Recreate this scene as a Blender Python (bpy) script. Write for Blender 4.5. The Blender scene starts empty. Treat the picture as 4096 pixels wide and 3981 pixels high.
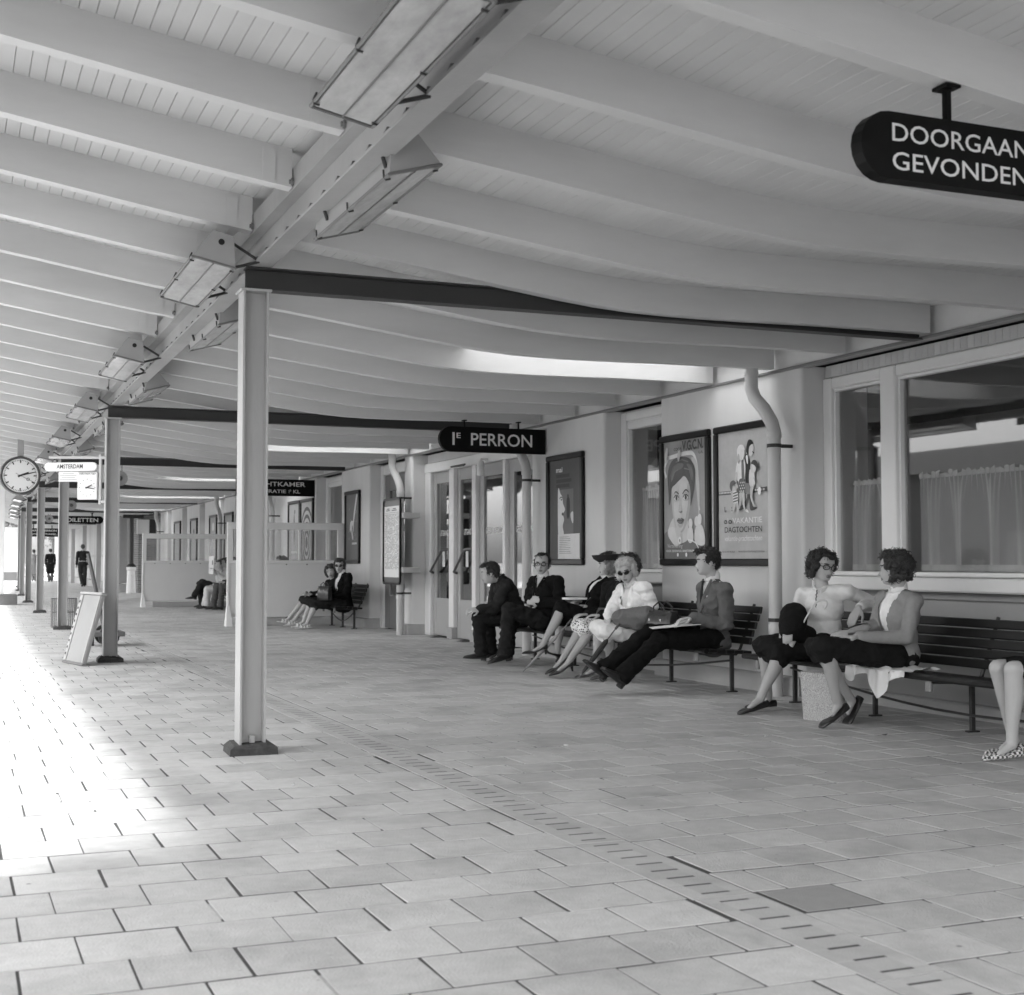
import bpy, math, random
from mathutils import Vector, Matrix
R=math.radians
random.seed(7)
scene=bpy.context.scene
COL=scene.collection
# ------------------------------------------------------------------ camera
H=1.10
cam_d=bpy.data.cameras.new('camera'); cam=bpy.data.objects.new('camera',cam_d); COL.objects.link(cam)
cam.location=(0,0,H); cam.rotation_euler=(R(90+2.665),0,R(-22.38))
cam_d.sensor_width=36; cam_d.lens=36*5478/4096; cam_d.clip_start=0.05; cam_d.clip_end=2000
cam_d.dof.use_dof=True; cam_d.dof.focus_distance=11; cam_d.dof.aperture_fstop=5.6
scene.camera=cam
# ------------------------------------------------------------------ sky, sun, exposure
SUN=Vector((-1,-0.42,1.5)).normalized()
el=math.asin(SUN.z); az=math.atan2(SUN.x,SUN.y)
w=bpy.data.worlds.new('World'); scene.world=w; w.use_nodes=True
nt=w.node_tree; bg=nt.nodes['Background']
sky=nt.nodes.new('ShaderNodeTexSky'); sky.sky_type='NISHITA'; sky.sun_disc=False
sky.sun_elevation=el; sky.sun_rotation=az; sky.dust_density=3.0; sky.air_density=1.2
bw=nt.nodes.new('ShaderNodeRGBToBW')
nt.links.new(sky.outputs[0],bw.inputs[0]); nt.links.new(bw.outputs[0],bg.inputs[0])
bg.inputs[1].default_value=0.15
sd=bpy.data.lights.new('sun','SUN'); so=bpy.data.objects.new('sun',sd); COL.objects.link(so)
sd.energy=1.45; sd.angle=R(4.0); sd.color=(1,1,1)
so.rotation_euler=SUN.to_track_quat('Z','Y').to_euler(); so.location=(-20,-10,30)
scene.view_settings.view_transform='Standard'; scene.view_settings.look='None'
scene.view_settings.gamma=1; scene.view_settings.exposure=2.42
scene.render.resolution_x=1024; scene.render.resolution_y=995
# ------------------------------------------------------------------ materials (black-and-white photograph: greys)
MATS={}
def mat(name,v,rough=0.6,var=0.0,scale=6.0,bump=0.0,bscale=60.0,spec=0.5,metal=0.0,alpha=1.0,trans=0.0,island=0.0,stain=0.0,stretch=None,coat=0.0,sheen=0.0,spots=0.0):
    if name in MATS: return MATS[name]
    m=bpy.data.materials.new(name); m.use_nodes=True; n=m.node_tree.nodes; l=m.node_tree.links
    p=n['Principled BSDF']; p.inputs['Roughness'].default_value=rough
    p.inputs['Specular IOR Level'].default_value=spec; p.inputs['Metallic'].default_value=metal
    if coat: p.inputs['Coat Weight'].default_value=coat; p.inputs['Coat Roughness'].default_value=0.12
    if sheen: p.inputs['Sheen Weight'].default_value=sheen
    p.inputs['Base Color'].default_value=(v,v,v,1)
    tc=n.new('ShaderNodeTexCoord'); vec=tc.outputs['Object']
    if spots:
        oi3=n.new('ShaderNodeObjectInfo'); va3=n.new('ShaderNodeVectorMath'); va3.operation='ADD'; l.new(vec,va3.inputs[0]); l.new(oi3.outputs['Location'],va3.inputs[1]); vec=va3.outputs[0]
    if stretch:
        mp=n.new('ShaderNodeMapping'); mp.inputs['Scale'].default_value=stretch; l.new(vec,mp.inputs[0]); vec=mp.outputs[0]
    val=None
    def math_(op,a,b):
        x=n.new('ShaderNodeMath'); x.operation=op
        for i,q in enumerate((a,b)):
            if isinstance(q,(int,float)): x.inputs[i].default_value=q
            else: l.new(q,x.inputs[i])
        return x.outputs[0]
    if var or island or stain:
        cur=None
        if var:
            t=n.new('ShaderNodeTexNoise'); t.inputs['Scale'].default_value=scale; t.inputs['Detail'].default_value=6; t.inputs['Roughness'].default_value=.65
            l.new(vec,t.inputs['Vector'])
            cur=math_('MULTIPLY_ADD',t.outputs[0],2*var); cur.node.inputs[2].default_value=1-var
        if stain:
            t=n.new('ShaderNodeTexNoise'); t.inputs['Scale'].default_value=scale*.17; t.inputs['Detail'].default_value=4
            l.new(vec,t.inputs['Vector'])
            r=n.new('ShaderNodeMapRange'); r.inputs['From Min'].default_value=.5; r.inputs['From Max'].default_value=.72
            r.inputs['To Min'].default_value=1; r.inputs['To Max'].default_value=1-stain
            l.new(t.outputs[0],r.inputs[0]); cur=r.outputs[0] if cur is None else math_('MULTIPLY',cur,r.outputs[0])
        if spots:
            for sc,th,amt in ((3.1,.035,.55),(7.3,.05,.3)):
                t=n.new('ShaderNodeTexVoronoi'); t.inputs['Scale'].default_value=sc; wd=n.new('ShaderNodeTexCoord'); l.new(wd.outputs['Object'],t.inputs['Vector'])
                r=n.new('ShaderNodeMapRange'); r.inputs['From Min'].default_value=th*.6; r.inputs['From Max'].default_value=th; r.inputs['To Min'].default_value=1-amt*spots; r.inputs['To Max'].default_value=1
                oi2=n.new('ShaderNodeObjectInfo'); va=n.new('ShaderNodeVectorMath'); va.operation='ADD'; l.new(wd.outputs['Object'],va.inputs[0]); l.new(oi2.outputs['Location'],va.inputs[1]); l.new(va.outputs[0],t.inputs['Vector'])
                l.new(t.outputs['Distance'],r.inputs[0]); cur=r.outputs[0] if cur is None else math_('MULTIPLY',cur,r.outputs[0])
        if island:
            g=n.new('ShaderNodeNewGeometry'); oi=n.new('ShaderNodeObjectInfo')
            a=math_('ADD',g.outputs['Random Per Island'],oi.outputs['Random']); a=math_('FRACT',a,0)
            a=math_('MULTIPLY_ADD',a,2*island); a.node.inputs[2].default_value=1-island
            cur=a if cur is None else math_('MULTIPLY',cur,a)
        cur=math_('MULTIPLY',cur,v)
        l.new(cur,p.inputs['Base Color'])
    if bump:
        t=n.new('ShaderNodeTexNoise'); t.inputs['Scale'].default_value=bscale; t.inputs['Detail'].default_value=5
        l.new(vec,t.inputs['Vector'])
        b=n.new('ShaderNodeBump'); b.inputs['Strength'].default_value=bump; b.inputs['Distance'].default_value=0.01
        l.new(t.outputs[0],b.inputs['Height']); l.new(b.outputs[0],p.inputs['Normal'])
    if trans:
        tr=n.new('ShaderNodeBsdfTranslucent'); tr.inputs[0].default_value=(v,v,v,1)
        mx=n.new('ShaderNodeMixShader'); mx.inputs[0].default_value=trans
        l.new(p.outputs[0],mx.inputs[1]); l.new(tr.outputs[0],mx.inputs[2]); l.new(mx.outputs[0],n['Material Output'].inputs[0])
    if alpha<1: p.inputs['Alpha'].default_value=alpha
    MATS[name]=m; return m
def glass_mat(name,tint=.9,refl=1.0,body=0.0):
    if name in MATS: return MATS[name]
    m=bpy.data.materials.new(name); m.use_nodes=True; n=m.node_tree.nodes; l=m.node_tree.links
    n.remove(n['Principled BSDF'])
    fr=n.new('ShaderNodeFresnel'); ge=n.new('ShaderNodeNewGeometry'); mi=n.new('ShaderNodeMath'); mi.operation='MULTIPLY_ADD'; mi.inputs[1].default_value=1/1.55-1.55; mi.inputs[2].default_value=1.55; l.new(ge.outputs['Backfacing'],mi.inputs[0]); l.new(mi.outputs[0],fr.inputs[0])
    mu=n.new('ShaderNodeMath'); mu.operation='MULTIPLY'; mu.inputs[1].default_value=refl; mu.use_clamp=True; l.new(fr.outputs[0],mu.inputs[0])
    t=n.new('ShaderNodeBsdfTransparent'); t.inputs[0].default_value=(tint,tint,tint,1)
    g=n.new('ShaderNodeBsdfGlossy'); g.inputs['Roughness'].default_value=0.02
    mx=n.new('ShaderNodeMixShader'); l.new(mu.outputs[0],mx.inputs[0]); l.new(t.outputs[0],mx.inputs[1]); l.new(g.outputs[0],mx.inputs[2])
    out=mx.outputs[0]
    if body:
        d=n.new('ShaderNodeBsdfDiffuse'); d.inputs[0].default_value=(.7,.7,.7,1)
        m2=n.new('ShaderNodeMixShader'); m2.inputs[0].default_value=body; l.new(out,m2.inputs[1]); l.new(d.outputs[0],m2.inputs[2]); out=m2.outputs[0]
    l.new(out,n['Material Output'].inputs[0]); MATS[name]=m; return m
# ------------------------------------------------------------------ mesh helpers
class MB:
    def __init__(s): s.v=[]; s.f=[]; s.smooth=False
    def add(s,vs,fs):
        o=len(s.v); s.v+= [tuple(p) for p in vs]; s.f+=[tuple(i+o for i in f) for f in fs]; return s
    def box(s,x0,x1,y0,y1,z0,z1):
        return s.add([(x0,y0,z0),(x1,y0,z0),(x1,y1,z0),(x0,y1,z0),(x0,y0,z1),(x1,y0,z1),(x1,y1,z1),(x0,y1,z1)],
          [(3,2,1,0),(4,5,6,7),(0,1,5,4),(1,2,6,5),(2,3,7,6),(3,0,4,7)])
    def cbox(s,x0,x1,y0,y1,z0,z1,c=0.004):
        X=(x0,x1);Y=(y0,y1);Z=(z0,z1); vs=[];idx={}
        for a in(0,1):
            for b in(0,1):
                for d in(0,1):
                    sx,sy,sz=(1,-1)[a],(1,-1)[b],(1,-1)[d]
                    for k in range(3):
                        p=[X[a]+sx*c,Y[b]+sy*c,Z[d]+sz*c]; p[k]=(X[a],Y[b],Z[d])[k]
                        idx[(a,b,d,k)]=len(vs); vs.append(tuple(p))
        F=[]
        for a in(0,1):
            F.append([idx[(a,0,0,0)],idx[(a,1,0,0)],idx[(a,1,1,0)],idx[(a,0,1,0)]][::(1 if a else -1)])
            F.append([idx[(0,a,0,1)],idx[(1,a,0,1)],idx[(1,a,1,1)],idx[(0,a,1,1)]][::(-1 if a else 1)])
            F.append([idx[(0,0,a,2)],idx[(1,0,a,2)],idx[(1,1,a,2)],idx[(0,1,a,2)]][::(1 if a else -1)])
        for a in(0,1):
            for b in(0,1):
                q=1 if a==b else -1
                F.append([idx[(a,b,0,0)],idx[(a,b,0,1)],idx[(a,b,1,1)],idx[(a,b,1,0)]][::q])
                F.append([idx[(a,0,b,0)],idx[(a,1,b,0)],idx[(a,1,b,2)],idx[(a,0,b,2)]][::(q)])
                F.append([idx[(0,a,b,1)],idx[(1,a,b,1)],idx[(1,a,b,2)],idx[(0,a,b,2)]][::(-q)])
                for d in(0,1):
                    F.append([idx[(a,b,d,0)],idx[(a,b,d,1)],idx[(a,b,d,2)]][::(1 if (a+b+d)%2 else -1)])
        return s.add(vs,F)
    def tube(s,pts,r,n=8,caps=True,sq=None):
        pts=[Vector(p) for p in pts]; N=len(pts)
        rs=r if isinstance(r,(list,tuple)) else [r]*N
        t0=(pts[1]-pts[0]).normalized(); a=Vector((0,0,1)) if abs(t0.z)<.9 else Vector((0,1,0))
        u=(a-t0*a.dot(t0)).normalized(); rings=[]
        for i,p in enumerate(pts):
            if i==0:t=pts[1]-p
            elif i==N-1:t=p-pts[i-1]
            else:t=(pts[i+1]-p).normalized()+(p-pts[i-1]).normalized()
            t=t.normalized() if t.length>1e-9 else t0
            u=(u-t*u.dot(t)); u=u.normalized() if u.length>1e-6 else t.orthogonal().normalized()
            b=t.cross(u)
            rings.append([p+(u*math.cos(2*math.pi*k/n)+b*math.sin(2*math.pi*k/n)*(sq or 1))*rs[i] for k in range(n)])
        vs=[q for g in rings for q in g]; fs=[]
        for i in range(N-1):
            for k in range(n): fs.append((i*n+k,i*n+(k+1)%n,(i+1)*n+(k+1)%n,(i+1)*n+k))
        if caps: fs.append(tuple(range(n-1,-1,-1))); fs.append(tuple((N-1)*n+k for k in range(n)))
        return s.add(vs,fs)
    def lathe(s,prof,c=(0,0,0),n=20,axis='z'):
        vs=[];fs=[]
        for r,h in prof:
            for k in range(n):
                a=2*math.pi*k/n; x,y=r*math.cos(a),r*math.sin(a)
                p={'z':(x,y,h),'y':(x,h,-y),'x':(h,x,y)}[axis]
                vs.append((p[0]+c[0],p[1]+c[1],p[2]+c[2]))
        for i in range(len(prof)-1):
            for k in range(n): fs.append((i*n+k,i*n+(k+1)%n,(i+1)*n+(k+1)%n,(i+1)*n+k))
        fs.append(tuple(range(n-1,-1,-1))); fs.append(tuple((len(prof)-1)*n+k for k in range(n)))
        return s.add(vs,fs)
    def prism(s,poly,fn,t0,t1):
        n=len(poly); vs=[fn(a,b,t0) for a,b in poly]+[fn(a,b,t1) for a,b in poly]
        return s.add(vs,[tuple(range(n-1,-1,-1)),tuple(range(n,2*n))]+[(k,(k+1)%n,n+(k+1)%n,n+k) for k in range(n)])
    def sphere(s,c,r,n=12,m=8,M3=None):
        r=r if isinstance(r,(list,tuple)) else (r,r,r); vs=[];fs=[]
        for i in range(m+1):
            th=math.pi*i/m
            for k in range(n):
                ph=2*math.pi*k/n; p=Vector((r[0]*math.sin(th)*math.cos(ph),r[1]*math.sin(th)*math.sin(ph),r[2]*math.cos(th)))
                if M3: p=M3@p
                vs.append((p.x+c[0],p.y+c[1],p.z+c[2]))
        for i in range(m):
            for k in range(n): fs.append((i*n+k,(i+1)*n+k,(i+1)*n+(k+1)%n,i*n+(k+1)%n))
        return s.add(vs,fs)
    def quad(s,a,b,c,d): return s.add([a,b,c,d],[(0,1,2,3)])
    def mesh(s,name,m=None,smooth=None):
        me=bpy.data.meshes.new(name); me.from_pydata(s.v,[],s.f)
        if m: me.materials.append(m)
        if s.smooth if smooth is None else smooth:
            me.polygons.foreach_set('use_smooth',[True]*len(me.polygons))
            try: me.set_sharp_from_angle(angle=R(35))
            except Exception: pass
        me.update(); return me
    def build(s,name,m,parent=None,smooth=None):
        return link(name,s.mesh(name,m,smooth),parent)
def link(name,me,parent=None,loc=None,rot=None):
    o=bpy.data.objects.new(name,me); COL.objects.link(o)
    if parent: o.parent=parent
    if loc: o.location=loc
    if rot: o.rotation_euler=rot
    return o
def empty(name,loc=(0,0,0),rz=0):
    o=bpy.data.objects.new(name,None); COL.objects.link(o); o.location=loc; o.rotation_euler=(0,0,rz); o.empty_display_size=.1; return o
def tag(o,label=None,cat=None,group=None,kind=None):
    if label:o['label']=label
    if cat:o['category']=cat
    if group:o['group']=group
    if kind:o['kind']=kind
    return o
def copy_tree(o,parent=None,loc=None):
    c=o.copy(); COL.objects.link(c)
    if parent: c.parent=parent
    if loc: c.location=loc
    for ch in o.children: copy_tree(ch,c)
    return c
def text_mesh(txt,size=1,bold=0.0,sx=1.0,spacing=1.0,align='LEFT',shear=0):
    cu=bpy.data.curves.new('lettering','FONT'); cu.body=txt; cu.size=size; cu.offset=bold; cu.space_character=spacing
    cu.align_x=align; cu.resolution_u=3; cu.shear=shear
    o=bpy.data.objects.new('lettering',cu); COL.objects.link(o)
    me=bpy.data.meshes.new_from_object(o); bpy.data.objects.remove(o); bpy.data.curves.remove(cu)
    return me
def text(txt,pos,width,height,facing,m,parent,bold=0.0,squeeze=None,shear=0,off=0.004,font_h=None):
    """flat lettering: pos = left/bottom corner, fitted to width x cap height. facing: function (u,v,d)->xyz"""
    me=text_mesh(txt,1,bold,shear=shear); vs=[v.co.copy() for v in me.vertices]
    xs=[v.x for v in vs]; ys=[v.y for v in vs]
    x0,x1,y0,y1=min(xs),max(xs),min(ys),max(ys)
    for v in me.vertices:
        u=(v.co.x-x0)/(x1-x0)*width+pos[0]; q=(v.co.y-y0)/(y1-y0)*height+pos[1]
        v.co=facing(u,q,off)
    me.materials.clear(); me.materials.append(m); me.update()
    return link('lettering',me,parent)
# ------------------------------------------------------------------ palette
WHITE=mat('white_paint',.78,.45,.05,3,stain=.06,bump=.05,bscale=40)
CEIL=mat('ceiling_paint',.62,.55,.09,2.5,island=.03,stain=.10)
RAFT=mat('rafter_paint',.64,.5,.10,5,stain=.14,bump=.08,bscale=30,stretch=(.35,1,1.6))
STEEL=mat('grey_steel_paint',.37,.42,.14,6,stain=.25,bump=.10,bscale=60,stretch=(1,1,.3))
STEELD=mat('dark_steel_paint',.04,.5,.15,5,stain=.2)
PLASTER=mat('plaster',.66,.85,.08,4,stain=.16,bump=.15,bscale=160,stretch=(1,1,.22))
PLINTH=mat('plinth_concrete',.40,.9,.15,5,stain=.2,bump=.25,bscale=90)
FRAME=mat('window_paint',.76,.4,.04,5,stain=.06)
DOORP=mat('door_paint',.36,.35,.06,4)
BLACK=mat('black_enamel',.007,.3,0,1,spec=.3)
SIGNBLK=mat('sign_black',.006,.5,spec=.12)
SIGNWHT=mat('sign_white',.80,.4,.03,9)
LETW=mat('letter_white',.72,.5)
LETB=mat('letter_black',.02,.5)
PIPE=mat('pipe_paint',.52,.4,.10,6,stain=.16,stretch=(1,1,.3))
PAPER=mat('paper',.74,.7,.03,5)
WOOD=mat('bench_wood',.009,.38,.35,7,bump=.2,bscale=30,stretch=(12,1,12),spec=.25,island=.25)
IRON=mat('black_iron',.025,.45,.2,20)
GLASS=glass_mat('window_glass',.92,1.7)
LGLASS=glass_mat('lamp_glass',.8,1.0,.25)
SGLASS=glass_mat('screen_glass',.9,1.2,.06)
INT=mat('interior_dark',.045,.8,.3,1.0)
# ================================================================== GROUND
PX0,PX1=-1.75,6.5
def cur(y): return 4.0e-5*y**2.5 if y>0 else 0
TW,TL=.2945,.293     # paver pitch across (y) and along (x)
base=MB().box(PX0,7.2,-6,110,-.9,-.0018).build('platform',mat('joint_sand_dark',.05,.95,.4,9,bump=.3,bscale=120))
tag(base,kind='structure')
PAV=mat('paver_concrete',.45,.8,.24,13,island=.12,stain=.24,bump=.4,bscale=110,spots=1.0)
PAVD=mat('paver_dark',.27,.8,.15,16,bump=.2,bscale=150)
def paver_mb(w,l,jit):
    m=MB(); a,b=w/2,l/2; c=.0012
    j=lambda:random.uniform(-jit,jit)
    o=[(-a+j(),-b+j()),(a+j(),-b+j()),(a+j(),b+j()),(-a+j(),b+j())]
    top=[(x-math.copysign(c,x),y-math.copysign(c,y),0) for x,y in o]
    mid=[(x,y,-.001) for x,y in o]; bot=[(x,y,-.02) for x,y in o]
    f=[(0,1,2,3)]+[(4+k,4+(k+1)%4,(k+1)%4,k) for k in range(4)]+[(8+k,8+(k+1)%4,4+(k+1)%4,4+k) for k in range(4)]
    return m.add(top+mid+bot,f)
var=[paver_mb(TL-.010,TW-.014,.0025).mesh('paver',PAV) for _ in range(8)]
vard=paver_mb(TL-.010,TW-.014,.002).mesh('paver',PAVD)
GX0,GX1=2.262,2.492
tiles=[]
for j in range(-4,330):
    y=2.05+j*TW
    jx=random.uniform(-.025,.025)+(TL/2 if j%2 else 0)
    # left of the drain
    x=GX0-TL/2-.004-jx
    n=0
    first=True
    if jx>.06:
        wd=jx-.006; tiles.append((GX0-.004-wd/2,y,wd,1))
    elif jx>0: pass
    while x>PX0+TL/2:
        tiles.append((x,y,TL,0)); x-=TL
    jx=random.uniform(-.025,.025)+(TL/2 if j%2 else 0)
    x=GX1+.006+TL/2+max(jx,0)
    if jx>.06:
        wd=jx-.006; tiles.append((GX1+.006+wd/2,y,wd,1))
    while x<6.62: tiles.append((x,y,TL,0)); x+=TL
def view_size(x,y):
    # rough angular size of the paver, zero when out of the picture
    d=math.hypot(x,y); a=math.degrees(math.atan2(x,y))-22.38
    if abs(a)>22 or y<2.3: return 0
    return 1/d**2
order=sorted(range(len(tiles)),key=lambda i:-view_size(tiles[i][0],tiles[i][1]))
DKX,DKY=2.68,3.80; near=set(order[:300]); field=MB(); sand=MB()
for i,(x,y,wd,part) in enumerate(tiles):
    dz=random.uniform(0,.0016); rx,ry=random.gauss(0,.0012),random.gauss(0,.0012)
    dark=math.hypot(x-DKX,y-DKY)<.15
    if i in near:
        me=vard if dark else random.choice(var)
        o=link('paver',me,base,(x+random.gauss(0,.0015),y+random.gauss(0,.002),dz-(.0005 if dark else 0)),(rx,ry,random.gauss(0,.004)))
        if wd<TL: o.scale=((wd-.004)/(TL-.007),1,1)
    else:
        if y>100: continue
        a,b=(wd-.010)/2,(TW-.014)/2; c=.0012
        t=[(x+sx*(a-c),y+sy*(b-c),dz+sx*rx*a+sy*ry*b) for sx,sy in((-1,-1),(1,-1),(1,1),(-1,1))]
        q=[(x+sx*a,y+sy*b,dz-.0012) for sx,sy in((-1,-1),(1,-1),(1,1),(-1,1))]
        q2=[(p[0],p[1],-.02) for p in q]
        field.add(t+q+q2,[(0,1,2,3)]+[(4+k,4+(k+1)%4,(k+1)%4,k) for k in range(4)]+[(8+k,8+(k+1)%4,4+(k+1)%4,4+k) for k in range(4)])
    # pale sand washed into the joints that run along the platform
    pr=.6 if x>2.4 else (.25 if y>7 else .1)
    if y<30 and random.random()<pr:
        xs=x+wd/2; w2=random.uniform(.002,.005); e=random.uniform(.0,.05); e2=random.uniform(0,.05)
        sand.box(xs-w2,xs+w2,y-TW/2+.006+e,y+TW/2-.006-e2,-.016,-.0006)
tag(field.build('paver_field',PAV,base),kind='stuff')
tag(sand.build('joint_sand',mat('sand_pale',.36,.95,.25,40),base),kind='stuff')
# drain channel with slotted blocks
drain=empty('drain_channel',(0,0,0)); tag(drain,'slotted concrete drain channel running along the platform paving','drain')
DR=mat('drain_concrete',.42,.85,.15,12,island=.08,stain=.12,bump=.25,bscale=120)
SP=.117; NS=8; BL=SP*NS
bm=MB(); shade_mb=MB()
sl=[]
for k in range(NS):
    c=-BL/2+SP*(k+.5); sl.append((c-.0065-random.uniform(0,.003),c+.0065+random.uniform(0,.003)))
xs=[GX0+.002,2.325,2.432,GX1-.002]
prev=-BL/2+.004
for a,b in sl:
    for i in range(3): bm.quad((xs[i],prev,0),(xs[i+1],prev,0),(xs[i+1],a,0),(xs[i],a,0))
    for i in (0,2): bm.quad((xs[i],a,0),(xs[i+1],a,0),(xs[i+1],b,0),(xs[i],b,0))
    x0,x1=xs[1],xs[2]
    e0,e1=random.uniform(0,.012),random.uniform(0,.012); shade_mb.quad((x0,a,-.0010),(x1,a,-.0010),(x1,b,-.0010),(x0,b,-.0010))  # dark quad just under the surface paints the shade inside each slot
    prev=b
e=BL/2-.004
for i in range(3): bm.quad((xs[i],prev,0),(xs[i+1],prev,0),(xs[i+1],e,0),(xs[i],e,0))
s=-BL/2+.004
bm.quad((xs[0],s,-.05),(xs[3],s,-.05),(xs[3],s,0),(xs[0],s,0)); bm.quad((xs[3],e,-.05),(xs[0],e,-.05),(xs[0],e,0),(xs[3],e,0))
bm.quad((xs[0],e,-.05),(xs[0],s,-.05),(xs[0],s,0),(xs[0],e,0)); bm.quad((xs[3],s,-.05),(xs[3],e,-.05),(xs[3],e,0),(xs[3],s,0))
bm.v=[(a-2.377,b,c) for a,b,c in bm.v]; shade_mb.v=[(a-2.377,b,c) for a,b,c in shade_mb.v]
dme=bm.mesh('drain_block',DR); dtm=shade_mb.mesh('slot_shade',mat('drain_shade',.07,.95,.9,45))
y=1.6
while y<75:
    ob=link('drain_block',dme,drain,(2.377+random.gauss(0,.002),y,.0022+random.gauss(0,.0004)),(0,random.gauss(0,.001),random.gauss(0,.003))); tag(link('slot_shade',dtm,ob),kind='stuff'); y+=BL
MB().box(GX0,GX1,0,76,-.0017,-.0012).build('channel_floor',mat('drain_shade',.02,.95),drain)  # same painted slot shade, as a dark sheet under the blocks
# platform kerb, track and land beyond (seen in the window reflections)
kerb=MB()
kerb.cbox(PX0-.3,PX0-.004,-6,110,-.9,.004,.01)
tag(kerb.build('platform_kerb',mat('kerb',.5,.8,.1,6,bump=.2)),kind='structure')
GR=mat('ballast',.30,.95,.4,30,bump=.6,bscale=60)
g=MB().quad((-900,-600,-.92),(900,-600,-.92),(900,1200,-.92),(-900,1200,-.92)).build('ground',mat('ground_earth',.26,.95,.3,.2,bump=.3)); tag(g,kind='structure')
tb=MB().prism([(-7.4,-.915),(-6.9,-.62),(-2.6,-.62),(-2.1,-.915)],lambda a,b,t:(a,t,b),-60,300).build('track_bed',GR); tag(tb,kind='structure')
op=MB().cbox(-14.5,-8.4,-60,200,-.92,.0,.02).build('added_bounce_platform',mat('bounce_paving',.48,.85,.12,3)); tag(op,kind='structure')  # unseen pale slab, added to bounce sunlight in under the canopy
for i,xc in enumerate((-3.2,-6.3)):
    tr=empty('railway_track',(xc,0,0)); tag(tr,['railway track along the paved platform edge','railway track on the far side of the ballast'][i],'track',None)
    for sx in(-.72,.72): MB().prism([(-.06,-.60),(.06,-.60),(.06,-.585),(.012,-.57),(.012,-.48),(.035,-.47),(.035,-.44),(-.035,-.44),(-.035,-.47),(-.012,-.48),(-.012,-.57),(-.06,-.585)],lambda a,b,t:(a+sx,t,b),-40,200).build('rail',mat('rail_steel',.3,.35,.2,30,metal=.7),tr)
    sm=MB().cbox(-1.25,1.25,-.12,.12,-.70,-.603,.01).mesh('sleeper',mat('sleeper_wood',.09,.9,.3,9))
    for k in range(60): link('sleeper',sm,tr,(0,-10+k*.65,0))
# ================================================================== CANOPY
PROF=[(-2.5,3.735),(-1.4,3.545),(.16,3.29),(.6,3.22),(1.05,3.145),(1.55,3.07),(2.0,3.02),(2.34,2.978),(2.8,2.918),(3.3,2.852),(3.7,2.802),(4.0,2.772),(4.3,2.757),(4.7,2.754),(5.1,2.758),(5.6,2.768),(6.2,2.77),(7,2.77)]
PROF=[(a*.968,1.1+(b-1.1)*.968) for a,b in PROF]
def ZP(x):
    for (a,za),(b,zb) in zip(PROF,PROF[1:]):
        if x<=b: return za+(zb-za)*(x-a)/(b-a)
    return PROF[-1][1]
def ZB(x): return (ZP(x-.12)+ZP(x)*2+ZP(x+.12))/4
def WX(x,y): return x+cur(y)*(6.45-x)/4.85
can=empty('platform_canopy',(0,0,0)); tag(can,'long white timber canopy with curved rafters over the platform','canopy')
XL,XR=-1.4,6.45
RY=[4.80+.994*k for k in range(-4,76)]
RTOP=.198
def span(a,b):
    n=max(2,int((b-a)/.25)); return [a+(b-a)*i/n for i in range(n+1)]
for k,y in enumerate(RY):
    for xsr in (span(XL,1.582),span(1.69,6.41)):
        m=MB(); ws=.087; n=len(xsr)
        for yy in (y,y+ws):
            m.v+=[(WX(x,yy),yy,ZB(x)) for x in xsr]+[(WX(x,yy),yy,ZB(x)+RTOP+.004) for x in xsr]
        A=lambda i,t,s:s*2*n+t*n+i
        for i in range(n-1):
            m.f.append((A(i,0,0),A(i+1,0,0),A(i+1,1,0),A(i,1,0)))
            m.f.append((A(i+1,0,1),A(i,0,1),A(i,1,1),A(i+1,1,1)))
            m.f.append((A(i+1,0,0),A(i,0,0),A(i,0,1),A(i+1,0,1)))
            m.f.append((A(i,1,0),A(i+1,1,0),A(i+1,1,1),A(i,1,1)))
        m.f.append((A(0,0,0),A(0,1,0),A(0,1,1),A(0,0,1))); m.f.append((A(n-1,1,0),A(n-1,0,0),A(n-1,0,1),A(n-1,1,1)))
        m.build('rafter',RAFT,can)
SKY_I=[-3,6,15,23,31,40]     # index of the rafter lit by each skylight
SKYL=[(4.80+.994*(i-1)+.087,4.80+.994*i) for i in SKY_I]
SX0,SX1=4.0,6.30
YA,YB=-.2,83.0
BP=.0712
def ygrid(a,b,step=7.7):
    n=max(1,int((b-a)/step)); return [a+(b-a)*i/n for i in range(n+1)]
x=XL; 
while x<XR-.01:
    xa,xb=x+.0007,x+BP-.0007
    if SX0<x+BP/2<SX1:
        segs=[];p=YA
        for a,b in SKYL:
            if a>p: segs.append((p,a))
            p=b
        segs.append((p,YB))
    else: segs=[(YA,YB)]
    m=MB()
    for a,b in segs:
        ys=ygrid(a,b); o=len(m.v)
        cs=[(xa,.02),(xa,.004),(xa+.0022,0),(xb-.0022,0),(xb,.004),(xb,.02)]
        for yy in ys: m.v+=[(WX(q,yy),yy,ZB(q)+RTOP+dz) for q,dz in cs]
        for i in range(len(ys)-1):
            for k in range(5): m.f.append((o+i*6+k,o+(i+1)*6+k,o+(i+1)*6+k+1,o+i*6+k+1))
    m.build('ceiling_board',CEIL,can); x+=BP
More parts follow.
